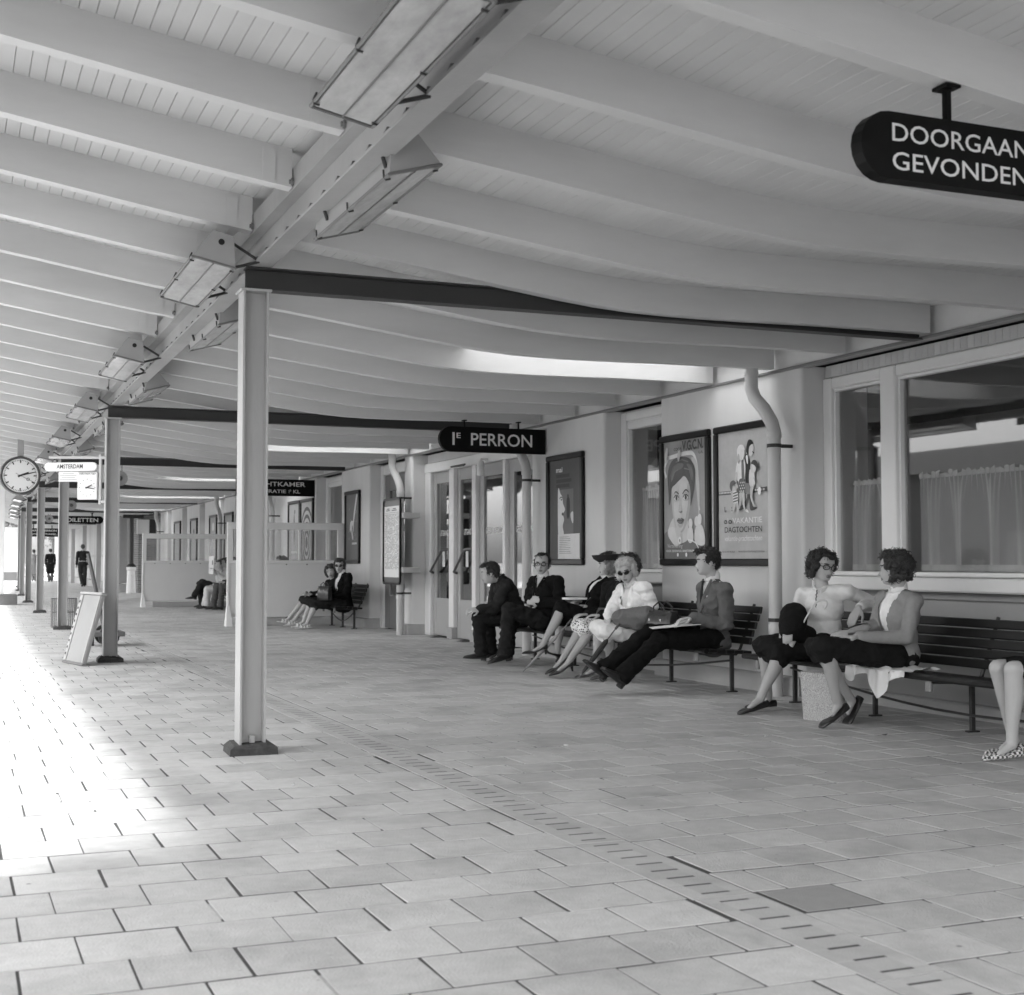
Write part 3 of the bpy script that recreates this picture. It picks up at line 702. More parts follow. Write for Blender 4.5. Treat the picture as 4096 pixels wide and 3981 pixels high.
# holiday poster: family in front of a train
G=.42
def fig(dx,sc=1): return lambda pts:[(dx+(a-.5)*sc,b) for a,b in pts]
art=[(P([(0,.535),(.24,.535),(.24,.505),(0,.505)],1),.10)]+[([(.01+.03*k,.517),(.03+.03*k,.517),(.03+.03*k,.53),(.01+.03*k,.53)],.62) for k in range(8)]+[
 ([(.66,.535),(.92,.545),(.92,.51),(.66,.505)],.10)]+[([(.69+.04*k,.518),(.715+.04*k,.518),(.715+.04*k,.533),(.69+.04*k,.533)],.62) for k in range(5)]+[
 # man
 (P([(.53,.80),(.52,.72),(.53,.62),(.56,.55),(.62,.56),(.63,.66),(.62,.74),(.58,.80)]),.02),(P([(.56,.55),(.55,.47),(.47,.42),(.40,.40),(.42,.375),(.50,.39),(.56,.42),(.60,.50)]),.08),
 (P([(.57,.56),(.60,.45),(.61,.38),(.66,.37),(.74,.385),(.72,.395),(.66,.41),(.645,.55)]),.07),
 (P([(.575,.885),(.58,.82),(.62,.79),(.66,.80),(.69,.845),(.67,.875),(.62,.90)]),.55),(P([(.55,.83),(.56,.88),(.59,.915),(.64,.915),(.68,.885),(.63,.875),(.60,.85),(.59,.80)]),.015),([(.66,.82),(.69,.805),(.70,.812),(.67,.826)],.03),(P([(.54,.79),(.57,.80),(.585,.77),(.57,.73)]),.70),
 # woman
 (P([(.40,.77),(.36,.72),(.35,.64),(.40,.60),(.50,.60),(.53,.66),(.53,.74),(.49,.79)]),.68),(P([(.46,.78),(.50,.76),(.515,.60),(.47,.60)]),.14),
 (P([(.42,.615),(.40,.53),(.44,.505),(.53,.51),(.535,.60),(.50,.62)]),.12)]+[(ell(.43+.035*(k%3)+.015*(k//3%2),.525+.022*(k//3),.008,.007,8),.7) for k in range(12)]+[
 (P([(.43,.51),(.43,.45),(.40,.40),(.43,.39),(.47,.45),(.48,.51)]),.46),(P([(.48,.51),(.49,.42),(.53,.37),(.60,.355),(.585,.372),(.53,.395),(.52,.51)]),.52),([(.53,.368),(.60,.352),(.59,.372),(.55,.385)],.74),
 (P([(.36,.67),(.34,.60),(.38,.55),(.41,.56),(.375,.60),(.39,.67)]),.50),
 (ell(.47,.815,.062,.052),.62),(P([(.40,.80),(.39,.85),(.44,.885),(.51,.88),(.54,.84),(.50,.85),(.46,.84),(.44,.80),(.42,.76)]),.68),(ell(.42,.78,.02,.04),.40),
 # case and children
 ([(.53,.585),(.65,.58),(.66,.495),(.54,.50)],.20),(P([(.30,.575),(.27,.59),(.26,.55),(.30,.52),(.36,.525),(.38,.56)]),.50),(P([(.25,.56),(.26,.60),(.32,.615),(.37,.59),(.31,.575),(.29,.53)]),.12),
 (P([(.31,.52),(.31,.46),(.33,.43),(.40,.44),(.41,.50),(.37,.53)]),.66)]+[([(.315,.44+.022*k),(.405,.45+.022*k),(.405,.46+.022*k),(.315,.45+.022*k)],.10) for k in range(4)]+[
 (P([(.33,.43),(.31,.39),(.27,.365),(.33,.37),(.36,.43)]),.5),(P([(.37,.43),(.385,.39),(.41,.36),(.43,.36),(.41,.43)]),.5),
 (P([(.63,.68),(.62,.59),(.66,.545),(.72,.56),(.72,.64),(.69,.68)]),.62),(ell(.70,.70,.055,.045),.56),(P([(.66,.73),(.70,.755),(.76,.745),(.79,.70),(.77,.66),(.745,.70),(.70,.72)]),.05),
 (P([(.65,.55),(.64,.48),(.69,.41),(.74,.40),(.70,.43),(.68,.48),(.70,.55)]),.52),(ell(.81,.515,.032,.03),.72),(stroke([(.71,.62),(.75,.57),(.80,.545)],.012),.4),
 (stroke([(.16,.41),(.16,.375),(.19,.375)],.02),.15),(ell(.295,.40,.012,.008,8),.2),(ell(.30,.378,.012,.008,8),.2),
 (ell(.175,.290,.035,.016),.05),(ell(.265,.290,.035,.016),.05),([(.215,.265),(.225,.265),(.225,.32),(.215,.32)],.6)]
tx=[('N',.160,.283,.03,.014,.6,.02,0),('S',.250,.283,.03,.014,.6,.02,0),('VAKANTIE',.31,.275,.55,.044,.70,.012,0),('DAGTOCHTEN',.16,.205,.70,.045,.04,.008,0),('vakantie-prachttochten',.16,.125,.70,.055,.70,.004,.28),('VRAAG HET BOEKJE',.10,.045,.25,.016,.10,.01,0),('VAKANTIEDAGTOCHTEN BIJ DE STATIONS',.42,.045,.48,.017,.08,.012,0)]
poster(9.78,10.77,1.06,2.31,G,'black-framed holiday poster of a walking family above VAKANTIE DAGTOCHTEN',art,tx)
# mai poster
art=[([(.02,.02),(.98,.02),(.98,.98),(.02,.98)],.085),([(.28,.25),(.76,.25),(.76,.70),(.28,.70)],.15),
 (P([(.28,.70),(.28,.26),(.34,.25),(.46,.25),(.43,.33),(.47,.40),(.44,.45),(.50,.50),(.44,.56),(.42,.62),(.36,.66)]),.66),(P([(.36,.60),(.42,.605),(.40,.59)]),.05),(stroke([(.33,.61),(.38,.628),(.42,.615)],.012),.06),(P([(.40,.46),(.44,.47),(.47,.445),(.41,.44)]),.08),
 (P([(.56,.60),(.55,.50),(.57,.40),(.60,.42),(.63,.40),(.66,.50),(.65,.60),(.60,.62)]),.03),(ell(.60,.63,.025,.02),.04),
 (P([(.68,.45),(.76,.47),(.76,.36),(.71,.38)]),.62),
 ([(.28,.005),(.985,.0),(.985,.255),(.28,.25)],.68)]+[([(.33,.22-.018*k),(.33+.2+.3*random.random(),.22-.018*k),(.33+.35,.226-.018*k),(.33,.226-.018*k)],.30) for k in range(10)]+[([(.24,.82-.05*k),(.24+.42+.06*(k%2),.82-.05*k),(.24+.42+.06*(k%2),.855-.05*k),(.24,.855-.05*k)],.05) for k in range(3)]
poster(13.55,14.53,1.06,2.31,.085,'black-framed dark poster headed mai with a white text sheet',art,[('mai',.24,.875,.20,.05,.74,.02,0)])
# diving-bird poster by the bench
rn=random.Random(4)
art=[(P([(.80,.99),(.70,.85),(.60,.70),(.56,.60),(.44,.60),(.34,.57),(.30,.48),(.34,.42),(.40,.46),(.44,.40),(.50,.33),(.56,.30),(.58,.34),(.55,.40),(.60,.46),(.62,.55),(.66,.62),(.74,.75),(.86,.92),(.90,.99)]),.60),(P([(.48,.50),(.53,.52),(.55,.44),(.51,.40)]),.12)]+[(stroke([(a,b),(a+.02,b+.035)],.008),.45) for a,b in [(rn.uniform(.1,.9),rn.uniform(.25,.8)) for _ in range(24)]]+[([(.52+.05*k,.235),(.555+.05*k,.235),(.555+.05*k,.265),(.52+.05*k,.265)],.62) for k in range(8)]
poster(22.37,23.28,1.06,2.31,.13,'black-framed dark poster with a white plunging shape',art)
rings=[]
for k in range(9): rings.append((ell(.5,.30+.0*k,.62-.065*k,.62-.065*k,28),.10 if k%2==0 else .50))
rings=[([(min(max(a,.0),1),min(max(b,0),1)) for a,b in p],v) for p,v in rings]
poster(25.55,26.56,1.06,2.31,.5,'black-framed poster of dark and pale rings',rings+[([(.15,.50),(.75,.50),(.75,.53),(.15,.53)],.62)])
poster(26.6,27.6,1.06,2.31,.42,'black-framed pale poster with a thin leaning figure',[(P([(.5,.84),(.42,.70),(.46,.5),(.40,.25),(.5,.4),(.56,.25),(.58,.5),(.56,.7)]),.16),(ell(.55,.86,.06,.04),.14),([(.2,.12),(.8,.12),(.8,.16),(.2,.16)],.62)])
poster(33.5,34.6,1.06,2.31,.34,'black-framed grey poster near the far glazed screen',[(ell(.5,.6,.25,.2),.18)])
poster(35.68,36.72,1.06,2.31,.30,'black-framed poster of pale upright stripes',[([(.15+.2*k,.05),(.27+.2*k,.05),(.27+.2*k,.45+.1*(k%2)),(.15+.2*k,.5+.1*(k%2))],.66) for k in range(4)]+[(ell(.5,.78,.16,.1),.6)])
poster(38.7,39.8,1.06,2.31,.40,'black-framed light poster with one round dark spot',[(ell(.5,.72,.12,.08),.10)])
poster(41.65,42.85,1.06,2.31,.36,'black-framed plain poster at the far end of the wall')
# ================================================================== SIGNS
def stadium(x0,x1,z0,z1,left=True,right=False,n=10):
    r=(z1-z0)/2; zc=(z0+z1)/2; o=[]
    if right: o+=[(x1-r+r*math.sin(math.pi*k/n),zc-r*math.cos(math.pi*k/n)) for k in range(n+1)]
    else: o+=[(x1,z0),(x1,z1)]
    if left: o+=[(x0+r-r*math.sin(math.pi*k/n),zc+r*math.cos(math.pi*k/n)) for k in range(n+1)]
    else: o+=[(x0,z1),(x0,z0)]
    return o
def hang_sign(name,label,x0,x1,y,z0,z1,lines,left,right,hang,th=.05,bodym=SIGNBLK,lm=LETW,rz=0):
    cx=(x0+x1)/2
    t=empty(name,(cx,y,z0),rz); tag(t,label,'sign')
    MB().prism(stadium(x0-cx,x1-cx,0,z1-z0,left,right),lambda a,b,s:(a,s,b),-th/2,th/2).build('panel',bodym,t)
    for (s,lx,lz,w,h,b) in lines:
        text(s,(lx-cx,lz-z0),w,h,lambda u,v,d:(u,-th/2-d,v),lm,t,b,off=.003)
    for (hx,hz,hw) in hang:
        h=MB(); h.cbox(hx-cx-hw,hx-cx+hw,-.012,.012,z1-z0,hz-z0,.003); h.cbox(hx-cx-hw*2.6,hx-cx+hw*2.6,-.04,.04,hz-z0-.014,hz-z0,.003); h.build('hanger',SIGNBLK,t)
    return t
hang_sign('direction_sign','black sign with DOORGAAND and GEVONDEN hung from a short post',2.865,4.6,3.85,2.419,2.656,
  [('DOORGAAND',2.993,2.552,.69,.064,.005),('GEVONDEN',2.993,2.452,.60,.064,.005)],True,False,[(3.257,ZB(3.257),.013)],.06)
hang_sign('platform_sign','black sign reading 1E PERRON fixed to the wall beside the doors',5.12,6.43,14.62,2.345,2.632,
  [('1',5.275,2.42,.028,.145,.018),('E',5.325,2.50,.05,.06,.012),('PERRON',5.50,2.42,.76,.145,.010)],True,False,[(5.43,2.712,.008),(6.1,2.715,.008)],.06)
hang_sign('waiting_room_sign','black sign reading WACHTKAMER RESTAURATIE above the glazed screen',4.95,6.44,25.55,2.33,2.645,
  [('WACHTKAMER',5.10,2.51,1.16,.085,.010),('RESTAURATIE',5.10,2.385,.79,.065,.010),('I',5.945,2.385,.008,.065,.01),('E',5.965,2.42,.025,.032,.008),('KL',6.03,2.385,.13,.065,.010)],False,False,[],.06)
hang_sign('toilets_sign','black sign reading TOILETTEN with a rounded end hung under the rafters',3.36,4.79,47.5,2.345,2.60,
  [('TOILETTEN',3.47,2.405,1.15,.13,.010)],True,True,[(3.65,2.76,.02),(4.43,2.71,.02)],.06)
hang_sign('tunnel_sign','black sign reading NAAR 2E PERRON EN UITGANG TUNNEL at the canopy end',3.2,4.75,66,2.22,2.60,
  [('NAAR 2E PERRON',3.3,2.45,1.3,.09,.010),('EN UITGANG TUNNEL',3.3,2.30,1.3,.075,.010)],False,False,[(3.6,2.80,.02),(4.4,2.73,.02)],.06)
# departure sign on the second column
ds=empty('departure_sign',(1.622+cur(15.6)-.075,15.6-.06,0),R(-31)); tag(ds,'white AMSTERDAM departure sign with a VERTREKTIJD dial, bracketed to a column','sign')
WL=mat('sign_bright_white',.84,.35,.02,9); th=.03
MB().tube([(-.66,0,2.245),(.0,0,2.235)],.017,10).build('arm',PIPE,ds,True)
MB().cbox(-.075,-.045,-.014,.014,1.72,2.27,.004).build('upright',PIPE,ds)
for z in (2.22,1.735): MB().cbox(-.05,.012,-.01,.01,z,z+.03,.003).build('clamp',PIPE,ds)
pn=MB().prism(stadium(-.71,-.10,2.09,2.185,True,True),lambda a,b,s:(a,s,b),-th/2,th/2).build('name_panel',WL,ds)
text('AMSTERDAM',(-.565,2.118),.305,.046,lambda u,v,d:(u,-th/2-d,v),mat('letter_grey',.04,.5),pn,.012,off=.002)
nb=MB().cbox(-.545,-.315,-.008,.008,1.975,2.083,.002).build('note_panel',WL,ds)
for k,sx in enumerate((.13,.19,.16,.20)):
    MB().box(-.43-sx/2,-.43+sx/2,-.0095,-.0085,2.058-.022*k,2.065-.022*k).build('note_line',mat('letter_pale',.45,.6),nb)
dc=MB().cbox(-.315,-.085,-.028,.028,1.775,2.075,.006).build('dial_case',WL,ds)
text('VERTREKTIJD',(-.297,2.044),.195,.024,lambda u,v,d:(u,-.028-d,v),LETB,dc,.010,off=.002)
def dial(parent,cx,cz,r,y,h,mi,hourlen,minlen,ticks,hw,mw,tm,tl=(.12,.05),tw=(.05,.02),sec=None):
    for k in range(60 if ticks==60 else 12):
        a=2*math.pi*k/(60 if ticks==60 else 12); big=(ticks==12) or k%5==0
        L=tl[0] if big else tl[1]; W=tw[0] if big else tw[1]
        p=lambda rr,ww:(cx+rr*r*math.sin(a)+ww*r*math.cos(a),y,cz+rr*r*math.cos(a)-ww*r*math.sin(a))
        MB().add([p(.93,-W/2),p(.93,W/2),p(.93-L,W/2),p(.93-L,-W/2)],[(0,1,2,3)]).build('tick',tm,parent)
    def hand(a,l,w,nm,dy,tail=.15,taper=.6):
        a=R(a); p=lambda rr,ww,q=0:(cx+rr*r*math.sin(a)+ww*r*math.cos(a),y-dy+q,cz+rr*r*math.cos(a)-ww*r*math.sin(a))
        P4=[(-tail,-w/2),(-tail,w/2),(l,w/2*taper),(l,-w/2*taper)]
        MB().add([p(u,v) for u,v in P4]+[p(u,v,.003) for u,v in P4],[(0,1,2,3),(0,4,5,1),(1,5,6,2),(2,6,7,3),(3,7,4,0)]).build(nm,tm,parent)
    hand(h,hourlen,hw,'hour_hand',.008); hand(mi,minlen,mw,'minute_hand',.014)
    if sec is not None:
        hand(sec,.92,.02,'second_hand',.020,.30,1)
        a=R(sec); rr=.48*r; c=(cx+rr*math.sin(a),y-.021,cz+rr*math.cos(a))
        m=MB(); n=14
        for k in range(n):
            t=2*math.pi*k/n; m.v+=[(c[0]+.095*r*math.cos(t),c[1],c[2]+.095*r*math.sin(t)),(c[0]+.062*r*math.cos(t),c[1],c[2]+.062*r*math.sin(t))]
        for k in range(n): m.f.append((2*k,2*((k+1)%n),2*((k+1)%n)+1,2*k+1))
        m.build('second_ring',tm,parent)
dial(dc,-.20,1.905,.105,-.0295,63,99,.62,.88,12,.13,.11,LETB,(.12,.05),(.05,.02))
# platform clock
ck=empty('platform_clock',(1.085,24.0,2.51)); tag(ck,'large round platform clock with white dial and dark rim','clock')
MB().lathe([(.26,.05),(.318,.045),(.325,0),(.318,-.10),(.30,-.125),(.285,-.12),(.275,-.09)],(0,0,0),40,'y').build('case',mat('clock_case',.05,.35),ck,True)
MB().lathe([(.279,-.096),(.279,-.0965)],(0,0,0),40,'y').build('dial',mat('clock_dial',.80,.4),ck)
dial(ck,0,0,.279,-.099,67,75,.50,.88,60,.12,.085,LETB,(.19,.07),(.07,.03),117)
MB().cbox(-.05,.05,-.05,.05,.318,.62+.03,.004).build('hanger',STEEL,ck)
# ================================================================== LAMPS on the girder
LAMPH=mat('lamp_housing',.32,.45,.08,6,stain=.1)
LAMPHD=mat('lamp_housing_dark',.15,.5,.1,6)
DIFF=mat('lamp_wired_glass',.52,.25,.35,7,stain=.35,stretch=(3,1,3),coat=.5)
def lamp(y0,side,label,grp):
    t=empty('platform_lamp',(1.645+cur(y0+.6),y0,2.80)); tag(t,label,'lamp',grp)
    L=1.27
    if side<0: b0,b1,t1,t0=(-.415,.01),(-.175,-.04),(-.185,.137),(-.305,.166)
    else:      b0,b1,t1,t0=(.275,.0),(.045,-.065),(.055,.105),(.165,.125)
    poly=[b0,b1,t1,t0]
    h=MB(); h.prism(poly,lambda a,b,s:(a,s,b),0,L)
    h.build('housing',LAMPH,t)
    # glazed front in a wire-clipped rim
    n=Vector((b1[1]-b0[1],0,-(b1[0]-b0[0]))).normalized()
    if n.z>0:n=-n
    u=Vector((b1[0]-b0[0],0,b1[1]-b0[1])); W=u.length; u.normalize()
    pt=lambda s,y,d:(b0[0]+u.x*s+n.x*d,y,b0[1]+u.z*s+n.z*d)
    g=MB(); g.v=[pt(.012,.02,.006),pt(W-.012,.02,.006),pt(W-.012,L-.02,.006),pt(.012,L-.02,.006)]; g.f=[(0,1,2,3)]; g.build('glass',DIFF,t)
    r=MB()
    cs=[pt(0,0,.004),pt(W,0,.004),pt(W,L,.004),pt(0,L,.004)]
    for i in range(4): r.tube([cs[i],cs[(i+1)%4]],.008,6)
    r.build('rim',LAMPHD,t)
    m=MB(); m.tube([pt(W*.5,.02,.010),pt(W*.5,L-.02,.010)],.004,5); m.build('bead',LAMPHD,t)
    for yy in (.06,L/2,L-.06):
        for s in (0,W):
            c=MB(); c.tube([pt(s,yy,-.03),pt(s-.006 if s==0 else s+.006,yy,.0),pt(s,yy,.014),pt(s+.02 if s==0 else s-.02,yy,.013)],.005,5); c.build('clip',IRON,t)
    s=-1 if side<0 else 1
    for yy in (.05,L-.25):
        for zz in ((.115,.02),(-.02,.016)):
            a=MB(); a.tube([(t1[0]-.01*s,yy,zz[0]-.01),(-.02*0-.05*-s*0+ s*.03,yy-.0,zz[1])],.009,6); a.build('arm',IRON,t)
    if side<0: MB().lathe([(.018,-.003),(.018,.002)],(-.255,0,.10),10,'y').build('cable_hole',mat('hole',.01,.8),t)
    return t
for k in range(-1,13):
    y0=7.70+4.0*k
    lamp(y0,-1,{-1:'long wide floodlamp above the track side, before the first column',0:'floodlamp on the track side beside the head of the first column',1:'floodlamp on the track side midway between first column and AMSTERDAM column',2:'floodlamp on the track side at the head of the AMSTERDAM column',3:'floodlamp on the track side overlapping the rim of the clock'}.get(k,'small floodlamp on the track side of the girder beyond the clock'),'lamps on the track side of the girder')
for k in range(0,10): lamp(5.47+3.97*k,1,{0:'long floodlamp on the wall side before the first cross beam',1:'floodlamp on the wall side partly hidden by the first column',2:'floodlamp on the wall side just before the second cross beam'}.get(k,'small floodlamp on the wall side of the girder beyond the second cross beam'),'lamps on the wall side of the girder')
# loudspeakers
SPK=mat('speaker_grey',.30,.5,.1,9)
for (x,y,z,lab) in ((3.05,38.5,2.60,'round loudspeaker on two rods beside the TOILETTEN sign'),(2.86,25.6,2.60,'round loudspeaker hung behind the departure-sign column'),(3.30,51.0,2.60,'small round loudspeaker hung near the tunnel sign')):
    t=empty('loudspeaker',(x,y,z)); tag(t,lab,'loudspeaker','round loudspeakers under the canopy')
    MB().lathe([(.05,.10),(.09,.09),(.125,.03),(.14,.0),(.135,-.02),(.10,-.005),(.062,.012)],(0,0,0),20,'y').build('horn',SPK,t,True)
    MB().sphere((0,0,0),(.045,.03,.045),12,8).build('core',mat('speaker_core',.10,.6),t,True)
    for dx in(-.035,.035): MB().tube([(dx,0,.12),(dx,0,ZB(x)-z)],.006,5).build('rod',IRON,t)
# ================================================================== BENCHES
def bench(y0,y1,label,legs=None):
    t=empty('bench',(6.0,y0,0)); tag(t,label,'bench','slatted benches along the wall')
    L=y1-y0
    # seat slats (5), front nosing, back slats
    for k in range(5):
        x=-.205+.083*k; z=.378-.006*k
        sl=MB().cbox(x,x+.0775,0,L,z-.028,z,.006); sl.build('seat_slat',WOOD,t)
    MB().tube([(-.232,0,.362),(-.232,L,.362)],.022,10).build('front_rail',WOOD,t,True)
    for k in range(5):
        z=.435+.064*k; x=.195+.026*k
        m=MB(); m.cbox(-.012,.012,0,L,-.0295,.0295,.006)
        o=m.build('back_slat',WOOD,t); o.location=(x,0,z); o.rotation_euler=(0,R(12),0)
    n=max(2,round(L/1.05)+1)
    for k in range(n):
        y=.18+(L-.36)*k/(n-1)
        b=MB(); b.tube([(-.21,y,.335),(.16,y,.318),(.20,y,.36),(.345,y,.735)],.014,6); b.build('bracket',IRON,t)
        b=MB(); b.cbox(.10,.135,y-.012,y+.012,0.0,.33,.003); b.cbox(.07,.165,y-.02,y+.02,0,.012,.003); b.build('leg',IRON,t)
        b=MB(); b.cbox(-.222,-.195,y-.008,y+.045,.268,.345,.006); b.build('rail_support',mat('support_pale',.22,.5),t)
    s=MB(); pts=[]
    for i in range(13):
        f=i/12; pts.append((.10,.15+(L-.3)*f,.27-.16*math.sin(math.pi*f)))
    s.tube(pts,.009,6); s.build('tie_rod',IRON,t)
    return t
bench(4.9,9.25,'dark slatted bench under the curtained wide window')
bench(9.82,14.35,'dark slatted bench below the framed posters by the doors')
bench(21.4,23.15,'short dark slatted bench below the plunging-shape poster')
bench(24.3,28.3,'dark slatted bench behind the nearer glazed screen')
bench(29.3,33.2,'dark slatted bench before the farther glazed screen')
# ================================================================== GLAZED SCREENS
SCR=mat('screen_paint',.76,.45,.04,4,stain=.06); SCP=mat('screen_board',.70,.6,.05,3,stain=.06,bump=.04)
def screen(y,x0,label,muls):
    t=empty('glazed_screen',((x0+6.44)/2,y,0)); tag(t,label,'screen','glazed wind screens standing out from the wall')
    w=(6.44-x0)/2; f=MB()
    f.cbox(-w,w,-.03,.03,1.645,1.765,.006)
    f.cbox(-w,-w+.10,-.028,.028,1.115,1.645,.006); f.cbox(w-.14,w,-.028,.028,1.115,1.645,.006)
    f.cbox(-w,w,-.035,.035,1.065,1.115,.006)
    f.cbox(-w,-w+.045,-.03,.03,.10,1.065,.006); f.cbox(w-.045,w,-.03,.03,.10,1.065,.006)
    f.build('frame',SCR,t)
    e=[-w+.10]+muls+[w-.14]
    for a in muls: MB().cbox(a-.02,a+.02,-.024,.024,1.115,1.645,.004).build('glazing_bar',SCR,t)
    for a,b in zip(e,e[1:]): MB().box(a,b,-.003,.003,1.113,1.647).build('pane',SGLASS,t)
    MB().box(-w+.045,w-.045,-.014,.014,.15,1.065).build('panel',SCP,t)
    ft=MB(); ft.add([(-w-.02,-.11,0),(-w+.085,-.11,0),(-w+.085,.11,0),(-w-.02,.11,0),(-w-.015,-.09,.10),(-w+.08,-.09,.10),(-w+.08,.09,.10),(-w-.015,.09,.10),(-w,-.032,.34),(-w+.047,-.032,.34),(-w+.047,.032,.34),(-w,.032,.34)],
        [(0,1,5,4),(1,2,6,5),(2,3,7,6),(3,0,4,7),(4,5,9,8),(5,6,10,9),(6,7,11,10),(7,4,8,11),(8,9,10,11)]); ft.build('foot',SCR,t)
    MB().cbox(-w+.26,w-.02,-.03,.07,0,.125,.006).build('base_block',PLINTH,t)
    for k in range(5): MB().lathe([(.012,-.018),(.008,-.024)],(-w+.3+k*.36,-.0,1.045),6,'y').build('screw',IRON,t)
screen(23.33,4.38,'white glazed screen behind the short bench, nearer of the two',[-.41,.22])
screen(33.75,4.31,'white glazed screen beyond the newspaper reader, farther of the two',[.05,.34+.2])
# ================================================================== TIMETABLE
tt=empty('timetable_board',(6.21,19.81,0)); tag(tt,'tall rounded timetable board in a dark frame on brackets','timetable')
def rrect(w,h,r,n=5):
    o=[]
    for cx,cz,a0 in((w-r,h-r,0),(-w+r,h-r,90),(-w+r,-h+r,180),(w-r,-h+r,270)):
        o+=[(cx+r*math.cos(R(a0+90*k/n)),cz+r*math.sin(R(a0+90*k/n))) for k in range(n+1)]
    return o
rp=rrect(.43,.65,.07)
fr=MB()
pin=rrect(.40,.62,.05); n=len(rp)
fr.v=[(-.03,a,b+1.40) for a,b in rp]+[(-.03,a,b+1.40) for a,b in pin]+[(.0,a,b+1.40) for a,b in rp]+[(.0,a,b+1.40) for a,b in pin]
for k in range(n):
    j=(k+1)%n; fr.f+=[(k,j,n+j,n+k),(2*n+k,3*n+k,3*n+j,2*n+j),(k,2*n+k,2*n+j,j),(n+k,n+j,3*n+j,3*n+k)]
fr.build('frame',BLACK,tt)
MB().prism(pin,lambda a,b,s:(s,a,b+1.40),-.012,-.002).build('backing',mat('tt_back',.10,.3),tt)
sh=MB().box(-.016,-.0125,-.375,.375,.86,1.93).build('sheet',PAPER,tt)
ln=MB(); rn=random.Random(3)
for r in range(44):
    z=1.80-.019*r
    y=.34
    while y>-.34:
        w=rn.choice((.02,.03,.045)); 
        if rn.random()<.8: ln.box(-.0172,-.0164,y-w,y,z,z+.008)
        y-=w+rn.uniform(.012,.03)
for a,b,z in((.25,.12,1.885),(-.05,-.2,1.885),(.28,.1,1.86),(0,-.24,1.86)): ln.box(-.0172,-.0164,b,a,z,z+.014)
ln.box(-.0172,-.0164,-.35,.35,1.83,1.834)
tag(ln.build('print',mat('tt_ink',.16,.7),sh),kind='stuff')
for z in (1.78,.97): MB().cbox(.0,.27,-.50,-.15,z-.04,z+.04,.006).build('bracket',PIPE,tt)
# ================================================================== SMALL THINGS ON THE PLATFORM
# leaning board on column two
bd=empty('leaning_board',(1.275,15.30,0),R(13)); tag(bd,'pale board with a capped top leaning against a column','board')
A=Matrix.Rotation(R(15),4,'Y')
def leanbox(nm,x0,x1,y0,y1,z0,z1,m,c=.005):
    q=MB().cbox(x0,x1,y0,y1,z0,z1,c); q.v=[tuple(A@Vector(p)) for p in q.v]; return q.build(nm,m,bd)
leanbox('panel',-.02,.02,-.29,.36,.025,.76,mat('board_paint',.27,.7,.12,5,stain=.2)); leanbox('cap',-.035,.03,-.31,.38,.762,.79,mat('board_trim',.33,.6,.1,6))
leanbox('stile',-.032,-.021,.27,.355,.03,.755,mat('board_trim',.33)); leanbox('stile',-.032,-.021,-.285,-.26,.03,.755,mat('board_trim',.33))
for k in range(9): leanbox('stud',-.040,-.0325,.30,.325,.09+.072*k,.115+.072*k,STEELD,.003)
leanbox('foot_rail',-.03,.06,-.30,.37,.0,.023,mat('rail_dark',.15,.7))
# wire basket round column three
wb=empty('wire_basket',(1.665+cur(23.2),23.55,0)); tag(wb,'open wire basket standing on the paving at a column foot','basket')
WIRE=mat('wire',.16,.45,0,1,metal=.5)
for sy in (-.13,.13):
    m=MB()
    for k in range(14): 
        x=-.19+.38*k/13; m.tube([(x*.95,sy,.02),(x,sy*1.08,.50)],.0035,4)
    for z in (.03,.27,.49): m.tube([(-.19,sy,z),(.19,sy,z)],.005,4)
    m.build('wire_side',WIRE,wb)
for sx in (-.185,.185):
    m=MB()
    for k in range(6):
        y=-.13+.26*k/5; m.tube([(sx,y,.02),(sx*1.03,y,.50)],.0045,4)
    for z in (.03,.27,.49): m.tube([(sx,-.13,z),(sx,.13,z)],.006,4)
    m.build('wire_side',WIRE,wb)
# hand truck with a slanting handle behind column two
ht=empty('hand_truck',(1.72,18.6,0)); tag(ht,'hand truck with a long slanting wooden shaft behind a column','cart')
MB().tube([(.20,0,.16),(-.03,0,1.20)],[.03,.024],8).build('shaft',mat('shaft_wood',.12,.7,.2,9),ht,True)
MB().cbox(-.02,.42,-.28,.28,.13,.19,.006).build('bed',mat('shaft_wood',.12),ht)
for sy in (-.25,.25): MB().lathe([(.05,-.02),(.13,-.025),(.135,-.015),(.135,.015),(.13,.025),(.05,.02)],(.22,sy,.135),18,'y').build('wheel',IRON,ht,True)
MB().cbox(.02,.06,-.02,.02,0,.15,.003).build('stand',IRON,ht)
# ================================================================== FAR END
BRICK=mat('brick_rough',.14,.9,.35,30,bump=.4,bscale=40)
def brickmat():
    m=bpy.data.materials.new('brick_wall'); m.use_nodes=True; n=m.node_tree.nodes; l=m.node_tree.links
    tc=n.new('ShaderNodeTexCoord'); mp=n.new('ShaderNodeMapping'); mp.inputs['Rotation'].default_value=(R(90),0,0); l.new(tc.outputs['Object'],mp.inputs[0])
    b=n.new('ShaderNodeTexBrick'); b.inputs['Scale'].default_value=1; b.inputs['Brick Width'].default_value=.22; b.inputs['Row Height'].default_value=.065; b.inputs['Mortar Size'].default_value=.012
    b.inputs['Color1'].default_value=(.13,.13,.13,1); b.inputs['Color2'].default_value=(.20,.20,.20,1); b.inputs['Mortar'].default_value=(.30,.30,.30,1)
    l.new(mp.outputs[0],b.inputs[0]); l.new(b.outputs[0],n['Principled BSDF'].inputs['Base Color']); n['Principled BSDF'].inputs['Roughness'].default_value=.9; return m
BW=brickmat()
bh=empty('brick_annex',(7.2,49.2,0)); tag(bh,'dark brick annex with a black doorway beyond the plastered wall','building')
MB().cbox(-1.05,1.4,0,2.4,0,2.72,.01).build('wall',BW,bh)
